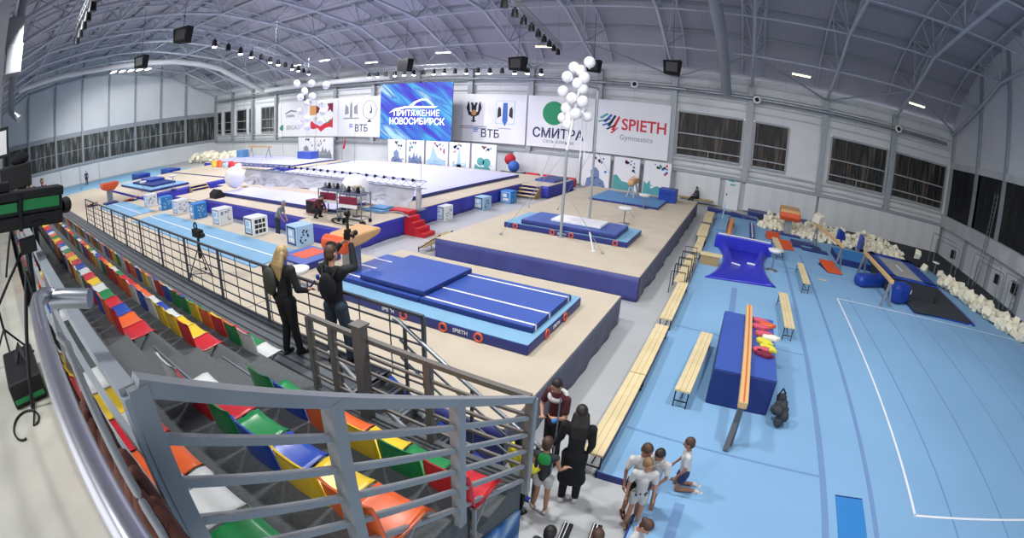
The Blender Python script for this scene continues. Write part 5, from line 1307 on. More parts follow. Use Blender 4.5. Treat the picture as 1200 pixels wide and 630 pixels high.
# 2 cameraman
def ex2(t, h, j):
    backpack(t, h, (-.005, -.085, .69), (.08, .04, .12))
    c = Vector((.075, .15, 1.05))*h
    m = MB(); m.box(*c, .10, .16, .09); m.tube([c+Vector((0, .08, 0)), c+Vector((0, .19, 0))], [.035, .042], 12); m.box(c.x+.005, c.y-.05, c.z+.08, .06, .1, .05); m.build('video_camera', 'black_plastic', t)
    m = MB(); m.tube([c+Vector((-.02, .0, .06)), c+Vector((-.05, .04, .2)), c+Vector((-.06, .06, .34))], [.02, .025, .02], 8); m.ball(c+Vector((-.05, .04, .32)), (.045, .06, .05), 10, 8); m.ball(c+Vector((-.12, .06, .2)), (.025, .05, .05), 10, 8); m.build('camera_light', 'black_metal', t)
person((-5.12, 4.5, 1.45), radians(14), 1.88, J(shR=(.11, .0, .82), shL=(-.108, .0, .81), elR=(.165, .06, .83), wrR=(.105, .125, 1.0), elL=(-.13, .07, .80), wrL=(.0, .145, .985), haR=(-.3, .3, 1), haL=(.9, .2, .6), anL=(-.075, -.02, .045), anR=(.085, .03, .045), knL=(-.065, .01, .285), knR=(.075, .03, .285), toR=(.5, .8, -.1), head=(-.015, .012, .93), face=(.1, 1, .25)),
       'man in black jacket and jeans raising a video camera overhead on the walkway', hair=('hair_brown', 'short'), top=('jacket_dark', 'long', 'mid'), bottom=('denim', 'long'), shoes='black_cloth', extras=ex2)
# 3 coach in long black coat
person((-1.40, 5.05, 0), radians(10), 1.72, J(elR=(.12, .02, .63), wrR=(.10, .07, .52), elL=(-.135, .03, .65), wrL=(-.19, .02, .56), haL=(-.9, -.1, -.3), face=(-.2, 1, -.2), anL=(-.055, -.03, .045)),
       'dark-haired woman in a long black coat, seen from behind on the grey floor', hair=('hair_dark', 'long'), top=('black_cloth', 'long', 'coat'), bottom=('black_cloth', 'long'), shoes='shoe_white')
# 4 woman in maroon with white collar
def ex4(t, h, j):
    m = MB(); m.torus(Vector((0, -.005, .80))*h, .075*h, .022*h, (0, .25, 1), 18, 8); m.build('white_collar', 'shirt_white', t)
    m = MB(); m.tube([Vector((-.16, .16, .0))*h, Vector((-.17, .17, .93))*h], .012, 8); m.build('pole', 'galvanised', t)
    m = MB(); m.ball(j['wrL']*h+Vector((0, .04, -.02)), (.05, .06, .04), 10, 8); m.build('blue_cloth', 'mat_bright', t)
person((-1.98, 5.72, 0), radians(160), 1.64, J(elL=(-.15, .05, .64), wrL=(-.13, .14, .68), elR=(.16, .02, .64), wrR=(.05, .13, .62), haL=(.6, .7, .1), haR=(-.8, .5, 0), face=(0, 1, -.5), head=(0, .03, .915)),
       'dark-haired woman in a maroon top with white collar holding a pole', hair=('hair_dark', 'short'), top=('shirt_maroon', 'short', 'mid'), bottom=('black_cloth', 'long'), shoes='black_cloth', extras=ex4)
# 5 child green
def ex5(t, h, j):
    m = MB(); m.ball(Vector((0, -.035, .77))*h, (.07*h, .038*h, .075*h), 14, 10); m.build('green_collar_patch', 'green_cloth', t)
person((-1.66, 4.62, 0), radians(5), 1.38, J(wrR=(.16, .08, .60), elR=(.15, 0, .66), haR=(.7, .7, .3), anL=(-.085, .03, .045), toL=(-.6, .8, -.1), face=(.1, 1, .1)),
       'child in a dark sleeveless top over green, with white shorts, beside the woman in black', skin='skin', hair=('hair_brown', 'short'), top=('tramp_dark', 'none', 'mid'), bottom=('shirt_white', 'shorts'), shoes='shoe_white', child=True, extras=ex5)
# 6 yellow jacket
person((-1.95, 4.45, 0), radians(-30), 1.45, J(elR=(.15, .04, .66), wrR=(.12, .12, .62)),
       'child in a bright yellow jacket half hidden behind the railing post', hair=('hair_dark', 'short'), top=('jacket_yellow', 'long', 'mid'), bottom=('black_cloth', 'long'), shoes='black_cloth', child=True)
def prints(t, h, j):
    m = MB(); rnd = random.Random(int(h*1000)+int(t.location.x*50))
    for i in range(14):
        a = rnd.uniform(0, 6.28); r = .071; z = rnd.uniform(.52, .58); m.ball(Vector((r*1.12*cos(a), r*.98*sin(a), z))*h+(j['pel']-Vector((0, 0, .53)))*h, .011*h, 6, 4)
    m.build('flower_print', 'ink_navy' if rnd.random() < .5 else 'maroon', t)
# 7 tall boy A (left), 8 boy B (front), 9 boy C (behind), 10 kneeling, 11 D bun, 12 E head, 13 F head
person((-.48, 5.12, 0), radians(-150), 1.38, J(anL=(-.05, .09, .045), knL=(-.055, .06, .29), elR=(.14, .0, .64), wrR=(.15, .06, .51), face=(-.4, 1, -.45), head=(-.01, .03, .92)),
       'short-haired boy in pale T-shirt, dark shorts and sandals, leftmost of the standing group', skin='skin_tan', hair=('hair_brown', 'short'), top=('shirt_white', 'short', 'mid'), bottom=('black_cloth', 'shorts'), shoes='brown_cloth', child=True)
person((-.37, 4.90, 0), radians(-165), 1.30, J(face=(-.5, 1, -.2), elL=(-.14, .01, .64), wrL=(-.14, .06, .51)),
       'light-haired boy in a white T-shirt and patterned shorts at the front of the standing group', skin='skin', hair=('hair_light', 'short'), top=('shirt_white', 'short', 'mid'), bottom=('shirt_white', 'shorts'), shoes=None, child=True, extras=prints)
person((-.24, 5.25, 0), radians(150), 1.30, J(face=(0, 1, -.9), head=(0, .05, .90), neck=(0, .01, .83), wrL=(-.1, .1, .56), elL=(-.14, .02, .65)),
       'dark-haired child in a pale T-shirt looking down, behind the light-haired boy', skin='skin_tan', hair=('hair_dark', 'short'), top=('shirt_white', 'short', 'mid'), bottom=('ink_pale', 'shorts'), shoes=None, child=True)
person((.10, 5.86, .12-.03), radians(100), 1.32, J(pel=(0, -.03, .30), belly=(0, -.015, .38), chest=(0, .0, .485), neck=(0, .0, .59), head=(0, .02, .685), shL=(-.1, 0, .565), shR=(.1, 0, .565), elL=(-.13, .0, .40), wrL=(-.13, .08, .28), elR=(.13, .02, .40), wrR=(.13, .1, .28),
       hipL=(-.05, -.03, .28), hipR=(.05, -.03, .28), knL=(-.065, .02, .052), knR=(.065, .04, .052), anL=(-.06, -.22, .05), anR=(.06, -.20, .05), toL=(0, -1, -.1), toR=(0, -1, -.1), face=(.1, 1, .0)),
       'boy in a white T-shirt and patterned shorts kneeling upright on the blue floor', skin='skin_tan', hair=('hair_brown', 'short'), top=('shirt_white', 'short', 'mid'), bottom=('ink_navy', 'shorts'), shoes='shoe_white', child=True, extras=None)
person((-.18, 3.86, 0), radians(-100), 1.30, J(face=(.3, 1, -.2), head=(.0, .05, .90), chest=(0, .02, .72), elL=(-.16, -.02, .66), wrL=(-.1, .06, .56)),
       'girl with a hair bun and white T-shirt at the bottom of the group', skin='skin', hair=('hair_brown', 'bun'), top=('shirt_white', 'short', 'mid'), bottom=('black_cloth', 'shorts'), shoes=None, child=True)
person((-.55, 3.42, 0), radians(20), 1.34, J(), 'dark-haired child whose head just shows at the bottom edge, near the grey floor', skin='skin', hair=('hair_brown', 'short'), top=('shirt_white', 'short', 'mid'), bottom=('black_cloth', 'shorts'), child=True)
person((-1.03, 3.28, 0), radians(0), 1.30, J(), 'dark-haired child at the bottom edge beside the floor tracks', skin='skin', hair=('hair_dark', 'short'), top=('tramp_dark', 'short', 'mid'), bottom=('black_cloth', 'shorts'), child=True)
# standing man in grey, leaning forward
person((-17.1, 11.9, 0), radians(-60), 1.74, J(chest=(0, .10, .71), belly=(0, .03, .61), neck=(0, .16, .81), head=(0, .21, .89), shL=(-.11, .13, .775), shR=(.11, .13, .775), elL=(-.13, .16, .61), wrL=(-.1, .22, .5), elR=(.13, .16, .61), wrR=(.1, .22, .5), face=(0, 1, -.6)),
       'grey-haired man in a grey T-shirt bending forward beside the violet-lit podium', hair=('hair_grey', 'short'), top=('shirt_grey', 'short', 'mid'), bottom=('denim', 'long'), shoes='black_cloth', vox=.013)
person((-16.0, 13.25, PZ), radians(-70), 1.72, J(pel=(0, -.05, .20), belly=(0, .0, .28), chest=(0, .08, .37), neck=(0, .14, .46), head=(0, .19, .53), shL=(-.11, .11, .44), shR=(.11, .11, .44), elL=(-.14, .18, .30), wrL=(-.08, .26, .20), elR=(.14, .18, .30), wrR=(.08, .26, .20), hipL=(-.05, -.04, .19), hipR=(.05, -.04, .19), knL=(-.08, .15, .27), knR=(.08, .15, .22), anL=(-.08, .07, .045), anR=(.08, .02, .045), face=(0, 1, -.6)),
       'man in a dark red shirt crouching on the violet-lit podium by the trolleys', hair=('hair_dark', 'short'), top=('shirt_maroon', 'long', 'mid'), bottom=('black_cloth', 'long'), shoes='black_cloth', vox=.014)
person((-3.0, 35.2, .0), radians(120), 1.74, J(pel=(0, -.05, .27), belly=(0, -.05, .35), chest=(0, -.02, .46), neck=(0, .0, .56), head=(0, .03, .65), shL=(-.11, 0, .54), shR=(.11, 0, .54), elL=(-.14, .05, .4), wrL=(-.08, .16, .36), elR=(.14, .05, .4), wrR=(.08, .16, .36), hipL=(-.05, -.04, .26), hipR=(.05, -.04, .26), knL=(-.07, .2, .27), knR=(.07, .2, .27), anL=(-.07, .24, .05), anR=(.07, .36, .05), face=(0, 1, -.3)),
       'person in dark clothes sitting by the white wall boards beyond the blue foam block', hair=('hair_dark', 'short'), top=('tramp_dark', 'long', 'mid'), bottom=('black_cloth', 'long'), shoes='black_cloth', vox=.016)
t = thing('low_bench', (-3.05, 35.28, 0), 'low bench by the white wall boards under the sitting person', 'bench'); m = MB(); m.bb(-1.3, 1.3, -.2, .2, .32, .4); m.build('seat_board', 'pine_dark', t)
for x in (-1.1, 1.1): m = MB(); m.bb(x-.03, x+.03, -.15, .15, 0, .32); m.build('leg', 'rail_steel', t)
person((-62, 12.5, 0.06), radians(-90), 1.7, J(), 'distant person in dark clothes standing by the far left wall', hair=('hair_dark', 'short'), top=('ink_navy', 'long', 'mid'), bottom=('black_cloth', 'long'), shoes='black_cloth', vox=.018)
person((-17.5, .95, 2.98), radians(-80), 1.72, J(), 'person in a dark jacket at the far end of the seat rows', hair=('hair_dark', 'short'), top=('jacket_dark', 'long', 'mid'), bottom=('black_cloth', 'long'), shoes='black_cloth', vox=.016)
person((-20.6, 2.0, 2.47), radians(-60), 1.72, J(elR=(.15, .06, .64), wrR=(.12, .14, .6)), 'person in a violet top at the far end of the stand', hair=('hair_dark', 'short'), top=('maroon', 'long', 'mid'), bottom=('black_cloth', 'long'), shoes='black_cloth', vox=.016)
person((-12.5, .8, 2.98), radians(-70), 1.75, J(elR=(.15, .06, .64), wrR=(.12, .14, .6)), 'person in black behind the farther camera position on the stand', hair=('hair_brown', 'short'), top=('black_cloth', 'long', 'mid'), bottom=('black_cloth', 'long'), shoes='black_cloth', vox=.016)
# ------------------------------------------------------------------ banners, screen, panels
def board(name, label, cat, x0, x1, y, z0, z1, mt='white_paint', group=None, frame=None):
    t = thing(name, ((x0+x1)/2, y, z0), label, cat, group); L = (x1-x0)/2; H = z1-z0
    m = MB(); m.bb(-L, L, 0, .05, 0, H); m.build('board' if cat != 'banner' else 'banner_sheet', mt, t)
    if frame:
        m = MB(); m.bb(-L-.06, -L, -.02, .06, -.05, H+.05); m.bb(L, L+.06, -.02, .06, -.05, H+.05); m.build('frame', frame, t)
    return t
mat('banner_white', 'e3e4e8', .6, noise=.02, scale=.6)
BY = 35.45; Z0, Z1 = 2.72, 6.83
def dec(t, name, polys, mt, y=-.012):
    m = MB()
    for P in polys: m.prism(P, 'y', y, 0)
    return m.build(name, mt, t)
def circ(cx, cz, r, n=20, a0=0, a1=2*pi, rx=1): return [(cx+r*rx*cos(a0+(a1-a0)*i/n), cz+r*sin(a0+(a1-a0)*i/n)) for i in range(n+(0 if abs(a1-a0) > 6.2 else 1))]
# leftmost banner group
t = board('sponsor_banner', 'white banner with a green leaf mark and BER lettering, leftmost of the banners', 'banner', -50.0, -44.3, BY, Z0, Z1, 'banner_white')
dec(t, 'leaf_mark', [[(-2.6, 1.0), (-2.2, 1.35), (-1.75, 1.45), (-1.75, .75), (-2.2, .7)]], 'ink_green'); text('lettering', 'BERGAUT', .78, 'ink_grey', TY(.35, -.012, 1.05), t, xs=.85)
dec(t, 'arch_mark', [[(-1.4, 2.75), (-.2, 3.15), (1.2, 2.95), (1.3, 2.88), (-.2, 3.0), (-1.4, 2.65)]], 'ink_navy'); text('lettering', 'СИБИРЬ', .42, 'ink_navy', TY(-.3, -.012, 2.42), t)
t = board('sponsor_banner', 'white banner with red and gold patterned blocks, second from the left', 'banner', -44.25, -38.8, BY, Z0, Z1, 'banner_white')
dec(t, 'gold_block', [[(-2.1, 2.4), (-.9, 2.4), (-.9, 3.45), (-2.1, 3.5)]], 'ink_gold'); dec(t, 'dark_block', [[(-1.0, 2.45), (-.55, 2.7), (-.2, 3.0), (-.55, 3.3), (-1.0, 3.45)], [(1.0, 2.7), (1.4, 2.95), (1.9, 2.6), (1.9, 3.65), (.9, 3.6), (1.2, 3.2)]], 'maroon')
dec(t, 'red_ornament', [[(-2.1, .95), (-1.9, 1.75), (-1.2, 1.5), (-.2, 1.2), (.7, 1.5), (1.5, 1.7), (1.9, 2.1), (1.9, .95), (1.3, 1.05), (.6, .9), (-.1, .5), (-.7, .95), (-1.4, .8)]], 'ink_red'); dec(t, 'green_stroke', [[(.4, 2.1), (.9, 1.5), (1.5, 1.9), (1.7, 1.8), (.9, 1.35)]], 'ink_green', -.02)
t = board('sponsor_banner', 'white banner with a grey crest, a round emblem and ВТБ lettering, left of the screen', 'banner', -38.75, -30.9, BY, Z0, Z1, 'banner_white')
dec(t, 'crest', [[(-2.1, 2.0), (-1.75, 2.0), (-1.75, 3.3), (-1.92, 3.75), (-2.1, 3.3)], [(-2.9, 2.3), (-2.3, 2.4), (-2.35, 3.1), (-2.8, 3.4)], [(-1.5, 2.4), (-.95, 2.3), (-1.0, 3.4), (-1.5, 3.1)], [(-3.1, 1.85), (-.75, 1.85), (-.75, 1.98), (-3.1, 1.98)]], 'ink_grey')
m = MB(); m.torus((.75, -.01, 2.75), .95, .035, (0, 1, 0), 28, 6); m.build('ring_emblem', 'ink_grey', t)
dec(t, 'flame_mark', [[(.7, 2.4), (.95, 2.7), (.85, 3.3), (1.1, 2.8), (1.05, 2.4)], [(.45, 1.5), (1.05, 1.5), (.75, 1.8)]], 'ink_navy')
text('lettering', 'ВТБ', 1.0, 'ink_navy', TY(-.4, -.012, .85), t, .01); dec(t, 'wing_mark', [[(-2.2+i*.0, .95+i*.15), (-1.7, .95+i*.15), (-1.65, 1.03+i*.15), (-2.15, 1.03+i*.15)] for i in range(3)], 'ink_blue')
# LED screen
t = board('led_screen', 'big glowing blue screen with white lettering above the white carpet', 'screen', -30.35, -22.45, 33.0, 2.75, 7.75, 'black_plastic')
sm = bpy.data.materials.new('screen_image'); sm.use_nodes = True; nt = sm.node_tree; bs = nt.nodes['Principled BSDF']
tc = nt.nodes.new('ShaderNodeTexCoord'); m0 = nt.nodes.new('ShaderNodeMapping'); m0.inputs['Rotation'].default_value = (0, radians(-35), 0); mp = nt.nodes.new('ShaderNodeMapping'); mp.inputs['Scale'].default_value = (.09, 1, .8); nt.links.new(tc.outputs['Object'], m0.inputs['Vector'])
n = nt.nodes.new('ShaderNodeTexNoise'); n.inputs['Scale'].default_value = 1.15; n.inputs['Detail'].default_value = 3; n.inputs['Distortion'].default_value = .5
cr = nt.nodes.new('ShaderNodeValToRGB'); E_ = cr.color_ramp.elements
E_[0].position = .40; E_[0].color = (*lin('3c2fd8'), 1); E_[1].position = .66; E_[1].color = (*lin('bff2ff'), 1)
for p, c in ((.47, '3a55e0'), (.52, '2f8be8'), (.57, '54c3f5'), (.6, '2f6fe0')): e = E_.new(p); e.color = (*lin(c), 1)
nt.links.new(m0.outputs['Vector'], mp.inputs['Vector']); nt.links.new(mp.outputs['Vector'], n.inputs['Vector']); nt.links.new(n.outputs['Fac'], cr.inputs['Fac'])
nt.links.new(cr.outputs['Color'], bs.inputs['Emission Color']); bs.inputs['Emission Strength'].default_value = .95; bs.inputs['Base Color'].default_value = (.01, .01, .02, 1)
m = MB(); m.bb(-3.95, 3.95, -.02, 0, 0, 5.0); m.build('display', sm, t)
mat('screen_white', 'f4f6ff', .5, emit=1.0)
dec(t, 'swoosh', [[(-2.9, 2.35), (-2.2, 2.75), (-1.0, 2.95), (2.5, 2.95), (2.2, 2.8), (-1.0, 2.78), (-2.1, 2.6)], [(-.6, 2.95), (0, 3.35), (.8, 3.6), (1.4, 3.55), (2.1, 3.0), (2.0, 3.0), (1.3, 3.42), (.8, 3.45), (.2, 3.25), (-.2, 2.95)]], 'screen_white', -.03)
text('lettering', 'ПРИТЯЖЕНИЕ', .72, 'screen_white', TY(.2, -.03, 2.32), t, .004); text('lettering', 'НОВОСИБИРСК', .78, 'screen_white', TY(.2, -.03, 1.6), t, .012)
# right banners
t = board('sponsor_banner', 'white banner with a double-headed eagle, a blue crest and ВТБ, right of the screen', 'banner', -22.3, -16.95, BY, Z0, Z1, 'banner_white')
t.location.x = -20.6; L = 3.65
for o in list(t.children): bpy.data.objects.remove(o)
m = MB(); m.bb(-3.6, 3.6, 0, .05, 0, 4.11); m.build('banner_sheet', 'banner_white', t)
ex = -1.3
dec(t, 'eagle', [[(ex-.75, 2.9), (ex-.6, 3.5), (ex-.45, 3.2), (ex-.4, 2.6), (ex-.2, 2.5), (ex-.25, 3.1), (ex-.35, 3.35), (ex-.15, 3.4), (ex, 3.1), (ex+.15, 3.4), (ex+.35, 3.35), (ex+.25, 3.1), (ex+.2, 2.5), (ex+.4, 2.6), (ex+.45, 3.2), (ex+.6, 3.5), (ex+.75, 2.9), (ex+.5, 2.3), (ex+.1, 2.15), (ex+.1, 1.85), (ex+.3, 1.8), (ex, 1.65), (ex-.3, 1.8), (ex-.1, 1.85), (ex-.1, 2.15), (ex-.5, 2.3)]], 'ink_black')
dec(t, 'eagle_breast', [circ(ex, 2.5, .25, 12)], 'ink_gold', -.02)
m = MB(); m.box(1.7, -.008, 2.6, 1.75, .004, 1.95); m.build('crest_frame', 'ink_pale', t); m = MB(); m.box(1.7, -.012, 2.6, 1.66, .004, 1.86); m.build('crest_field', 'banner_white', t)
dec(t, 'crest_column', [[(1.45, 1.9), (1.7, 1.45), (1.95, 1.9), (1.9, 3.4), (1.5, 3.4)]], 'ink_blue', -.02)
dec(t, 'crest_bears', [[(1.0, 2.1), (1.35, 2.3), (1.3, 2.9), (1.1, 3.1), (1.0, 2.8)], [(2.4, 2.1), (2.05, 2.3), (2.1, 2.9), (2.3, 3.1), (2.4, 2.8)]], 'ink_black', -.02)
text('lettering', 'ВТБ', .95, 'ink_navy', TY(.35, -.012, .72), t, .01); dec(t, 'wing_mark', [[(-1.35+i*.04, .85+i*.15), (-.9+i*.04, .85+i*.15), (-.85+i*.04, .93+i*.15), (-1.3+i*.04, .93+i*.15)] for i in range(3)], 'ink_blue')
m = MB()
for i in range(2): m.bb(ex-1.3, ex+1.3, -.01, 0, 1.28-i*.16, 1.36-i*.16)
m.bb(1.1, 2.3, -.01, 0, 1.22, 1.28); m.build('small_print', 'ink_grey', t)
t = board('sponsor_banner', 'white banner with a green disc and СМИТРА lettering, behind the balloons', 'banner', -16.85, -11.3, BY, Z0, Z1, 'banner_white')
dec(t, 'green_disc', [circ(-.55, 2.75, .95, 28)], 'ink_green'); text('lettering', 'СМИТРА', 1.05, 'ink_navy', TY(-.15, -.012, 1.1), t, .02, .95); text('lettering', 'сеть клиник', .45, 'ink_grey', TY(-.05, -.012, .5), t)
t = board('sponsor_banner', 'white banner with red SPIETH lettering and a striped bird mark, rightmost', 'banner', -11.15, -5.5, BY, Z0, Z1, 'banner_white')
for i, c in enumerate(('ink_teal', 'ink_blue', 'ink_navy', 'ink_red')):
    dec(t, 'bird_stripe', [[(-2.6+i*.33, 2.7-i*.28), (-2.4+i*.33, 2.62-i*.28), (-1.85+i*.3, 3.0-i*.05), (-2.0+i*.3, 3.1-i*.05)], [(-2.7+i*.35, 2.45-i*.27), (-1.7+i*.2, 2.7-i*.2), (-1.7+i*.2, 2.6-i*.2), (-2.6+i*.35, 2.35-i*.27)]], c)
text('lettering', 'SPIETH', 1.2, 'ink_red', TY(.9, -.012, 2.3), t, .02, .95); text('lettering', 'Gymnastics', .55, 'ink_grey', TY(.35, -.012, 1.35), t)
# decorated panels
def panel(x0, x1, y, z0, z1, seed, tint, label, group, face='y', style=0):
    t = board('decorated_panel', label, 'panel', x0, x1, y, z0, z1, 'banner_white', group, 'grey_steel'); rnd = random.Random(seed); L = (x1-x0)/2; H = z1-z0
    m = MB(); m.cur = 6; m.bb(-L*.99, L*.99, -.004, 0, .01, H-.01)
    for ci, cname in enumerate(('red', 'navy', 'green', 'blue')):
        m.cur = ci
        for i in range(4 if cname == 'navy' else 3):
            u = rnd.random(); x = L*(-.2+.9*u)*(1 if seed % 2 else -1); z = H*(.97-.42*u*rnd.random()-.05); s = rnd.uniform(.03, .08)*1.2
            m.bb(max(-L, x-s), min(L, x+s), -.008, 0, z-s, z+s)
    if style == 0: P = [[(-L*.7, 0), (-L*.6, H*.25), (-L*.3, H*.3), (-L*.35, H*.5), (0, H*.62), (L*.25, H*.5), (L*.3, H*.3), (L*.6, H*.22), (L*.8, 0)]]
    elif style == 1: P = [[(-L*.8, 0), (-L*.8, H*.3), (-L*.65, H*.48), (-L*.5, H*.3), (-L*.3, H*.35), (-L*.15, H*.6), (0, H*.35), (L*.2, H*.5), (L*.35, H*.3), (L*.6, H*.45), (L*.8, H*.2), (L*.85, 0)]]
    elif style == 2: P = [[(-L*.95, 0), (-L*.95, H*.28), (-L*.6, H*.35), (-L*.35, H*.85), (L*.1, H*.4), (L*.8, H*.3), (L*.9, 0)]]
    elif style == 3: P = [[(-L*.25, H*.1), (-L*.15, H*.6), (0, H*.8), (L*.1, H*.6), (L*.2, H*.1)], [(-L*.7, 0), (-L*.6, H*.35), (-L*.4, H*.2), (L*.5, H*.2), (L*.6, H*.35), (L*.75, 0)]]
    elif style == 4: P = [circ(-L*.25, H*.38, H*.15, 14), circ(L*.25, H*.35, H*.16, 14), [(-L*.8, 0), (-L*.7, H*.3), (-L*.4, H*.2), (L*.5, H*.2), (L*.7, 0)]]
    elif style == 5: P = [[(-L*.98, 0), (-L*.98, H*.45), (-L*.75, H*.48), (-L*.3, H*.3), (L*.6, H*.26), (L*.6, H*.02), (-L*.1, 0)]]
    else: P = [[(-L*.98, .02), (-L*.95, H*.4), (-L*.7, H*.33), (-L*.5, H*.45), (-L*.4, H*.2), (0, H*.3), (L*.5, H*.26), (L*.8, H*.12), (L*.9, .02)]]
    m.cur = 4
    for Q in P: m.prism(Q, 'y', -.006, 0)
    m.cur = 5
    for i in range(9): x = rnd.uniform(-L*.7, L*.7); z = rnd.uniform(.1, H*.3); m.bb(x, x+L*.18, -.010, 0, z, z+.05)
    m.build('printed_artwork', ['ink_red', 'ink_navy', 'ink_green', 'ink_blue', tint, 'ink_slate' if tint != 'ink_slate' else 'ink_navy', 'banner_white'], t)
    return t
fx = [(-29.13, -27.1), (-26.95, -25.05), (-24.85, -22.6), (-22.45, -20.5), (-20.3, -18.1)]
fl_ = ['a pale blue tower drawing, leftmost behind the white carpet', 'small domes, second from left behind the white carpet', 'a pale blue pyramid drawing, middle one behind the white carpet', 'a slender tower drawing, fourth from left behind the white carpet', 'round wheel drawings, rightmost behind the white carpet']
for i, (a, bq) in enumerate(fx):
    panel(a, bq, 32.8, .5, 2.75, 3+i, ['ink_slate', 'ink_slate', 'ink_pale', 'ink_pale', 'ink_teal'][i], 'white panel with '+fl_[i], 'decorated panels behind the white carpet', style=i)
for i, (a, bq) in enumerate(((-11.85, -9.65), (-9.35, -7.4), (-7.05, -5.05))):
    panel(a, bq, 34.9, 0.1, 2.62, 11+i*2, ['ink_slate', 'ink_teal', 'ink_teal'][i], 'white panel with '+['a slate blue city drawing, left of the three behind the pommel horse', 'a teal bridge drawing, middle of the three behind the pommel horse', 'a teal opera dome drawing, by the blue foam block'][i], 'decorated panels behind the pommel horse', style=[0, 5, 6][i])
for i, (a, bq) in enumerate(((-45.2, -42.2), (-42.1, -39.0))):
    panel(a, bq, 35.0, 0.3, 2.65, 21+i, 'ink_grey', 'grey decorated panel with small squares under the left banners, %s one' % ('left', 'right')[i], 'grey decorated panels under the left banners', style=i)
t = thing('feather_flag', (-37.2, 34.6, 0), 'small red feather flag standing by the wall behind the white carpet', 'flag')
m = MB(); m.tube([(0, 0, 0), (.1, 0, 2.6)], .03, 6); m.build('pole', 'galvanised', t); m = MB(); m.prism([(.1, 1.5), (.5, 2.7), (.55, 2.1), (.4, 1.5)], 'y', -.01, .01); m.build('cloth', 'red_cloth', t)
t = thing('spectator_bench', (-40.0, 34.0, 0), 'grey metal table with gear by the wall under the left banners', 'table'); m = MB(); m.bb(-1.2, 1.2, -.3, .3, .9, .98); m.build('tabletop', 'grey_steel', t)
for x in (-1.1, 1.1): m = MB(); m.bb(x-.04, x+.04, -.25, .25, 0, .9); m.build('leg', 'grey_steel', t)
for i, (x, y, c, r, l) in enumerate(((-17.6, 34.2, 'ink_red', .45, 'red exercise ball by the wall right of the decorated panels'), (-16.9, 33.5, 'ink_blue', .45, 'blue exercise ball by the wall right of the decorated panels'))):
    m = MB(); m.ball((0, 0, 0), r, 20, 12); o = m.build('exercise_ball', c); o.location = (x, y, r+.0); 
    o.location.z = 1.6 if i == 0 else 1.15; tag(o, l, 'ball')
t = thing('equipment_rack', (-17.2, 34.0, 0), 'low rack with blue and white tiers holding the exercise balls', 'rack'); m = MB(); m.bb(-.9, .9, -.4, .5, 0, .68); m.build('rack_body', 'vinyl_navy', t); m = MB(); m.bb(-.9, .9, -.4, .5, .7, .72); m.bb(-.6, .0, 0, .5, .72, 1.14); m.build('shelf', 'white_plastic', t)
for i, (x, l) in enumerate(((-15.6, 'red padded roller lying by the wall, left one'), (-14.2, 'red padded roller lying by the wall, middle one'), (-12.6, 'red padded roller lying by the wall, right one'))):
    t = thing('padded_roller', (x, 34.3, 0), l, 'roller', 'red rollers by the wall'); m = MB(); m.tube([(-.5, 0, .35), (.5, 0, .35)], .35, 14); m.build('roller_body', 'red_cloth', t); m = MB(); m.tube([(-.52, 0, .35), (-.5, 0, .35)], .12, 10); m.build('end_cap', 'black_plastic', t)
# ------------------------------------------------------------------ ceiling lighting trusses
def ltruss(label, p0, p1, n, kinds, drop=.35, lit=True):
    t = thing('lighting_truss', (0, 0, 0), label, 'lighting truss'); box_truss(p0, p1, .32, .025, .6).build('truss_frame', 'galvanised' if lit else 'rail_steel', t)
    P0, P1 = Vector(p0), Vector(p1)
    for i in range(n):
        p = P0.lerp(P1, (i+.5)/n); on = kinds[i % len(kinds)] == '1'
        m = MB(); m.bar(p-Vector((0, 0, .15)), p-Vector((0, 0, drop)), .08); m.tube([p-Vector((0, 0, drop-.12)), p-Vector((0, 0, drop+.25))], [.13, .17], 12); h = m.build('lamp_head', 'black_metal', t)
        if on: m = MB(); m.ball(p-Vector((0, 0, drop+.22)), (.15, .15, .1), 12, 8); m.build('lamp_lens', 'lamp_glow', h)
    for f in (.05, .5, .95):
        p = P0.lerp(P1, f); m = MB(); m.tube([p, (p.x, p.y, roofz(p.y)-.3)], .01, 5, False); m.build('hanging_wire', 'rail_steel', t)
    return t
ltruss('ceiling lighting truss with a row of lit violet-white lamps, upper left', (-23.4, 11.6, 9.9), (-37.5, 30.5, 9.7), 12, '101101101101')
ltruss('horizontal lighting truss with lit lamps right above the blue screen', (-30.8, 31.3, 8.95), (-13.4, 31.0, 8.75), 17, '11011101101110111')
ltruss('dark slanting lighting truss with unlit lamps, upper middle left of the balloons', (-9.3, 16.4, 10.3), (-13.2, 32.5, 10.3), 9, '0', .4, False)
ltruss('short dark lighting truss with unlit lamps near the top left corner', (-23.2, 4.0, 10.2), (-15.5, 3.4, 10.4), 6, '0', .45, False)
def speaker(x, y, z, label, s=.6, rz=0):
    t = thing('hanging_speaker', (x, y, z), label, 'speaker', 'black speakers hanging from the trusses', rz)
    m = MB(); m.prism([(-s*.7, -s*.6), (-s*.8, s*.6), (s*.8, s*.7), (s*.6, -s*.7)], 'y', -s*.5, s*.5); m.build('cabinet', 'speaker_black', t, bevel=.04)
    m = MB(); m.bb(-s*.5, s*.5, -s*.52, -s*.5, -s*.4, s*.45); m.build('grille', 'black_metal', t)
    m = MB(); m.tube([(0, 0, s*.6), (0, 0, min(3.6, roofz(y)-z-.3))], .015, 5, False); m.build('hanging_wire', 'black_metal', t)
speaker(-23.6, 10.2, 9.85, 'black hanging speaker upper left, nearer and higher of the two', .62, .6)
speaker(-32.4, 10.8, 9.85, 'black hanging speaker upper left, farther one by the bright lamps', .62, .6)
speaker(-25.1, 30, 9.0, 'black hanging speaker just above the left part of the screen', .75)
speaker(-15.2, 30, 8.75, 'black hanging speaker right of the screen, over the lamp row', .75)
speaker(-9.9, 30.3, 8.75, 'black hanging speaker behind the white balloons', .62)
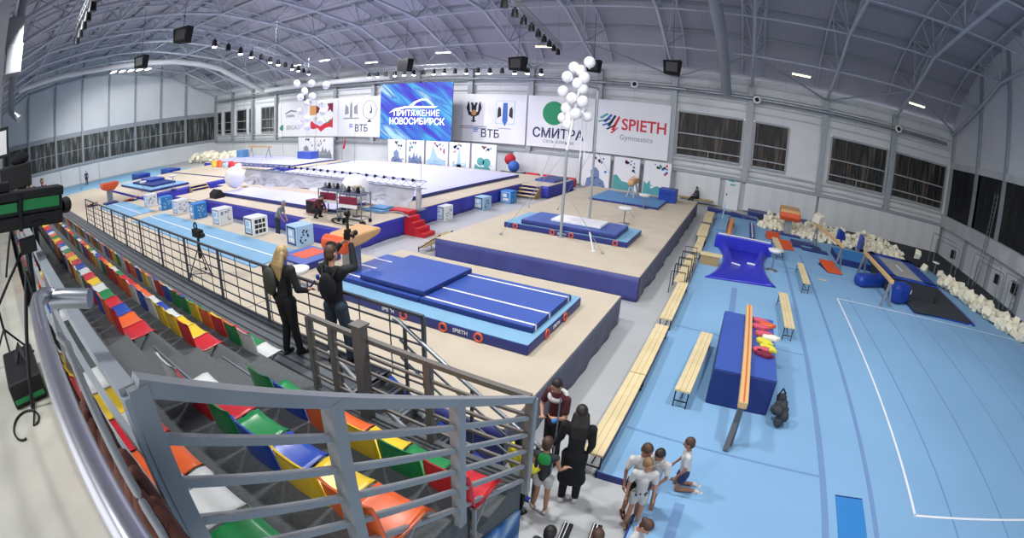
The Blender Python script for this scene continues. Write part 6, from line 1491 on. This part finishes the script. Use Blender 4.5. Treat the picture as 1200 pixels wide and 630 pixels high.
speaker(-4.8, 30.5, 9.05, 'black hanging speaker above the SPIETH banner, right of the balloons', .72)
t = thing('bright_lamp_cluster', (-58, 17.5, 12.6), 'cluster of glaring white lamps under the far left roof trusses', 'lamps')
for i in range(5):
    m = MB(); m.bb(-.7, .7, -.35+i*1.2-2, .35+i*1.2-2, 0, .12); h = m.build('lamp_body', 'galvanised', t); m = MB(); m.bb(-.62, .62, -.28+i*1.2-2, .28+i*1.2-2, -.03, 0); m.build('lamp_lens', 'lamp_panel', h)
for i, (x, z, w) in enumerate(((-41, 10.5, 0), (-36.5, 10.5, 0), (-30.1, 9.7, 0), (-22.4, 10.0, 0), (-13.9, 10.2, 1), (3.5, 9.85, 1), (11.9, 9.75, 1))):
    t = thing('strip_light', (x, 31.3, z), 'lit strip light under the roof trusses above the long wall, %s from the left' % ordn[i], 'strip light', 'strip lights above the long wall', .1)
    m = MB(); m.bb(-.65, .65, -.12, .12, 0, .08); m.build('fixture_body', 'white_plastic', t); m = MB(); m.bb(-.6, .6, -.1, .1, -.05, 0); m.build('diffuser', 'lamp_warm' if w else 'lamp_panel', t)
    m = MB(); m.tube([(0, 0, .05), (0, 0, .7)], .012, 5, False); m.build('hanger', 'rail_steel', t)
# ------------------------------------------------------------------ balloons
from math import tan
def balloon(x, y, z, r, label, group):
    t = thing('balloon', (x, y, z), label, 'balloon', group)
    m = MB(); m.ball((0, 0, 0), (r*.97, r*.97, r), 20, 14); m.build('balloon_skin', 'white_rubber', t)
    m = MB(); m.tube([(0, 0, -r*.98), (0, 0, -r-.04)], [.012, .025], 8); m.build('knot', 'white_plastic', t); return t
BA = [(-5.7, 16.94, 7.33), (-6.47, 17.44, 7.17), (-6.17, 17.38, 7.04), (-6.57, 17.03, 6.75), (-5.96, 17.2, 6.76), (-6.2, 17.16, 6.52), (-6.04, 17.31, 6.34), (-6.85, 17.4, 6.21), (-6.31, 16.92, 5.94), (-5.86, 16.87, 5.84), (-6.35, 17.44, 5.71), (-6.58, 17.15, 5.55), (-5.83, 17.38, 5.32), (-6.09, 16.85, 5.37), (-6.42, 17.16, 5.23), (-6.77, 17.36, 5.18), (-6.42, 17.01, 4.94), (-6.12, 17.51, 5.46)]
BB = [(-26.41, 20.24, 7.35), (-24.19, 19.72, 7.17), (-22.75, 19.72, 6.95), (-25.26, 20.02, 6.75), (-26.01, 20.26, 6.39), (-24.32, 19.93, 6.35), (-24.62, 19.83, 5.93), (-23.39, 19.95, 5.82), (-23.02, 19.72, 5.33), (-25.43, 19.83, 5.42), (-23.88, 19.96, 4.81), (-23.58, 20.0, 4.7), (-24.69, 19.84, 4.95), (-24.68, 19.84, 4.4), (-25.41, 19.83, 4.63)]
for i, (x, y, z) in enumerate(BA): balloon(x, y, z, .22, 'white balloon in the tall bunch on the rings frame, %s from its top' % ordn[i], 'white balloons on the rings frame')
for i, (x, y, z) in enumerate(BB): balloon(x, y, z, .24, 'white balloon in the loose bunch before the left banners, %s from its top' % ordn[i], 'white balloons before the left banners')
m = MB(); m.tube([(-27.6, 20, 7.4), (-27.9, 20, 5.6), (-27.6, 20, 2.5)], .012, 5, False); tag(m.build('balloon_string', 'galvanised'), 'thin string holding the loose balloon bunch before the left banners', 'string')
WORLD = 1.7
CW = (1, 1, 1.0); WW = (1, .99, .95); VV = (.92, .89, 1.0)
# x, y, z, power, aim x, aim y, colour : fixtureless spots added to light the hall, above and behind the viewpoint and over the left half
ADDED_SPOTS = []
for x, p in ((14, 600), (3.2, 1500), (-2.5, 1900), (-8.2, 2200)): ADDED_SPOTS.append((x, 6, 11.6, p*1.12, x, 11, CW))
for x in (-19.5, -31, -42.3): ADDED_SPOTS.append((x, 1, 10.2, 3000, x, 10, CW))
for x, p in ((9, 500), (3.2, 1000), (-8.2, 1500)): ADDED_SPOTS.append((x, 17, 12.6, p, x, 22, CW))
for x in (-19.5, -25.3, -31): ADDED_SPOTS.append((x, 20, 12.7, 3600, x, 22, VV))
for x in (-42.3, -53.7): ADDED_SPOTS.append((x, 14, 12.7, 5000, x-6, 20, CW))
for x in (-25.3, -36.7, -53.7): ADDED_SPOTS.append((x, 28.5, 11.0, 2600, x, 31, WW))
ADDED_SPOTS.append((-4.5, -2, 9.5, 900, -4, 3, CW))  # one more, added to brighten the near seats
# ------------------------------------------------------------------ light
W = bpy.data.worlds.new('world'); SC.world = W; W.use_nodes = True
W.node_tree.nodes['Background'].inputs[0].default_value = (.95, .97, 1, 1)
W.node_tree.nodes['Background'].inputs[1].default_value = WORLD
def spot(x, y, z, power, tx, ty, color=(1, 1, 1), angle=110, size=.3, tz=0, name='added_spot'):
    l = bpy.data.lights.new(name, 'SPOT'); l.energy = power; l.color = color; l.spot_size = radians(angle); l.spot_blend = .6; l.shadow_soft_size = size
    o = bpy.data.objects.new(name, l); COL.objects.link(o); o.location = (x, y, z)
    d = Vector((tx-x, ty-y, tz-z)); o.rotation_euler = d.to_track_quat('-Z', 'Y').to_euler(); return o
VI = (.86, .86, 1.0)
for x, y, z, p, tx, ty, c in ADDED_SPOTS:
    spot(x, y, z, p, tx, ty, c, 144, .35)
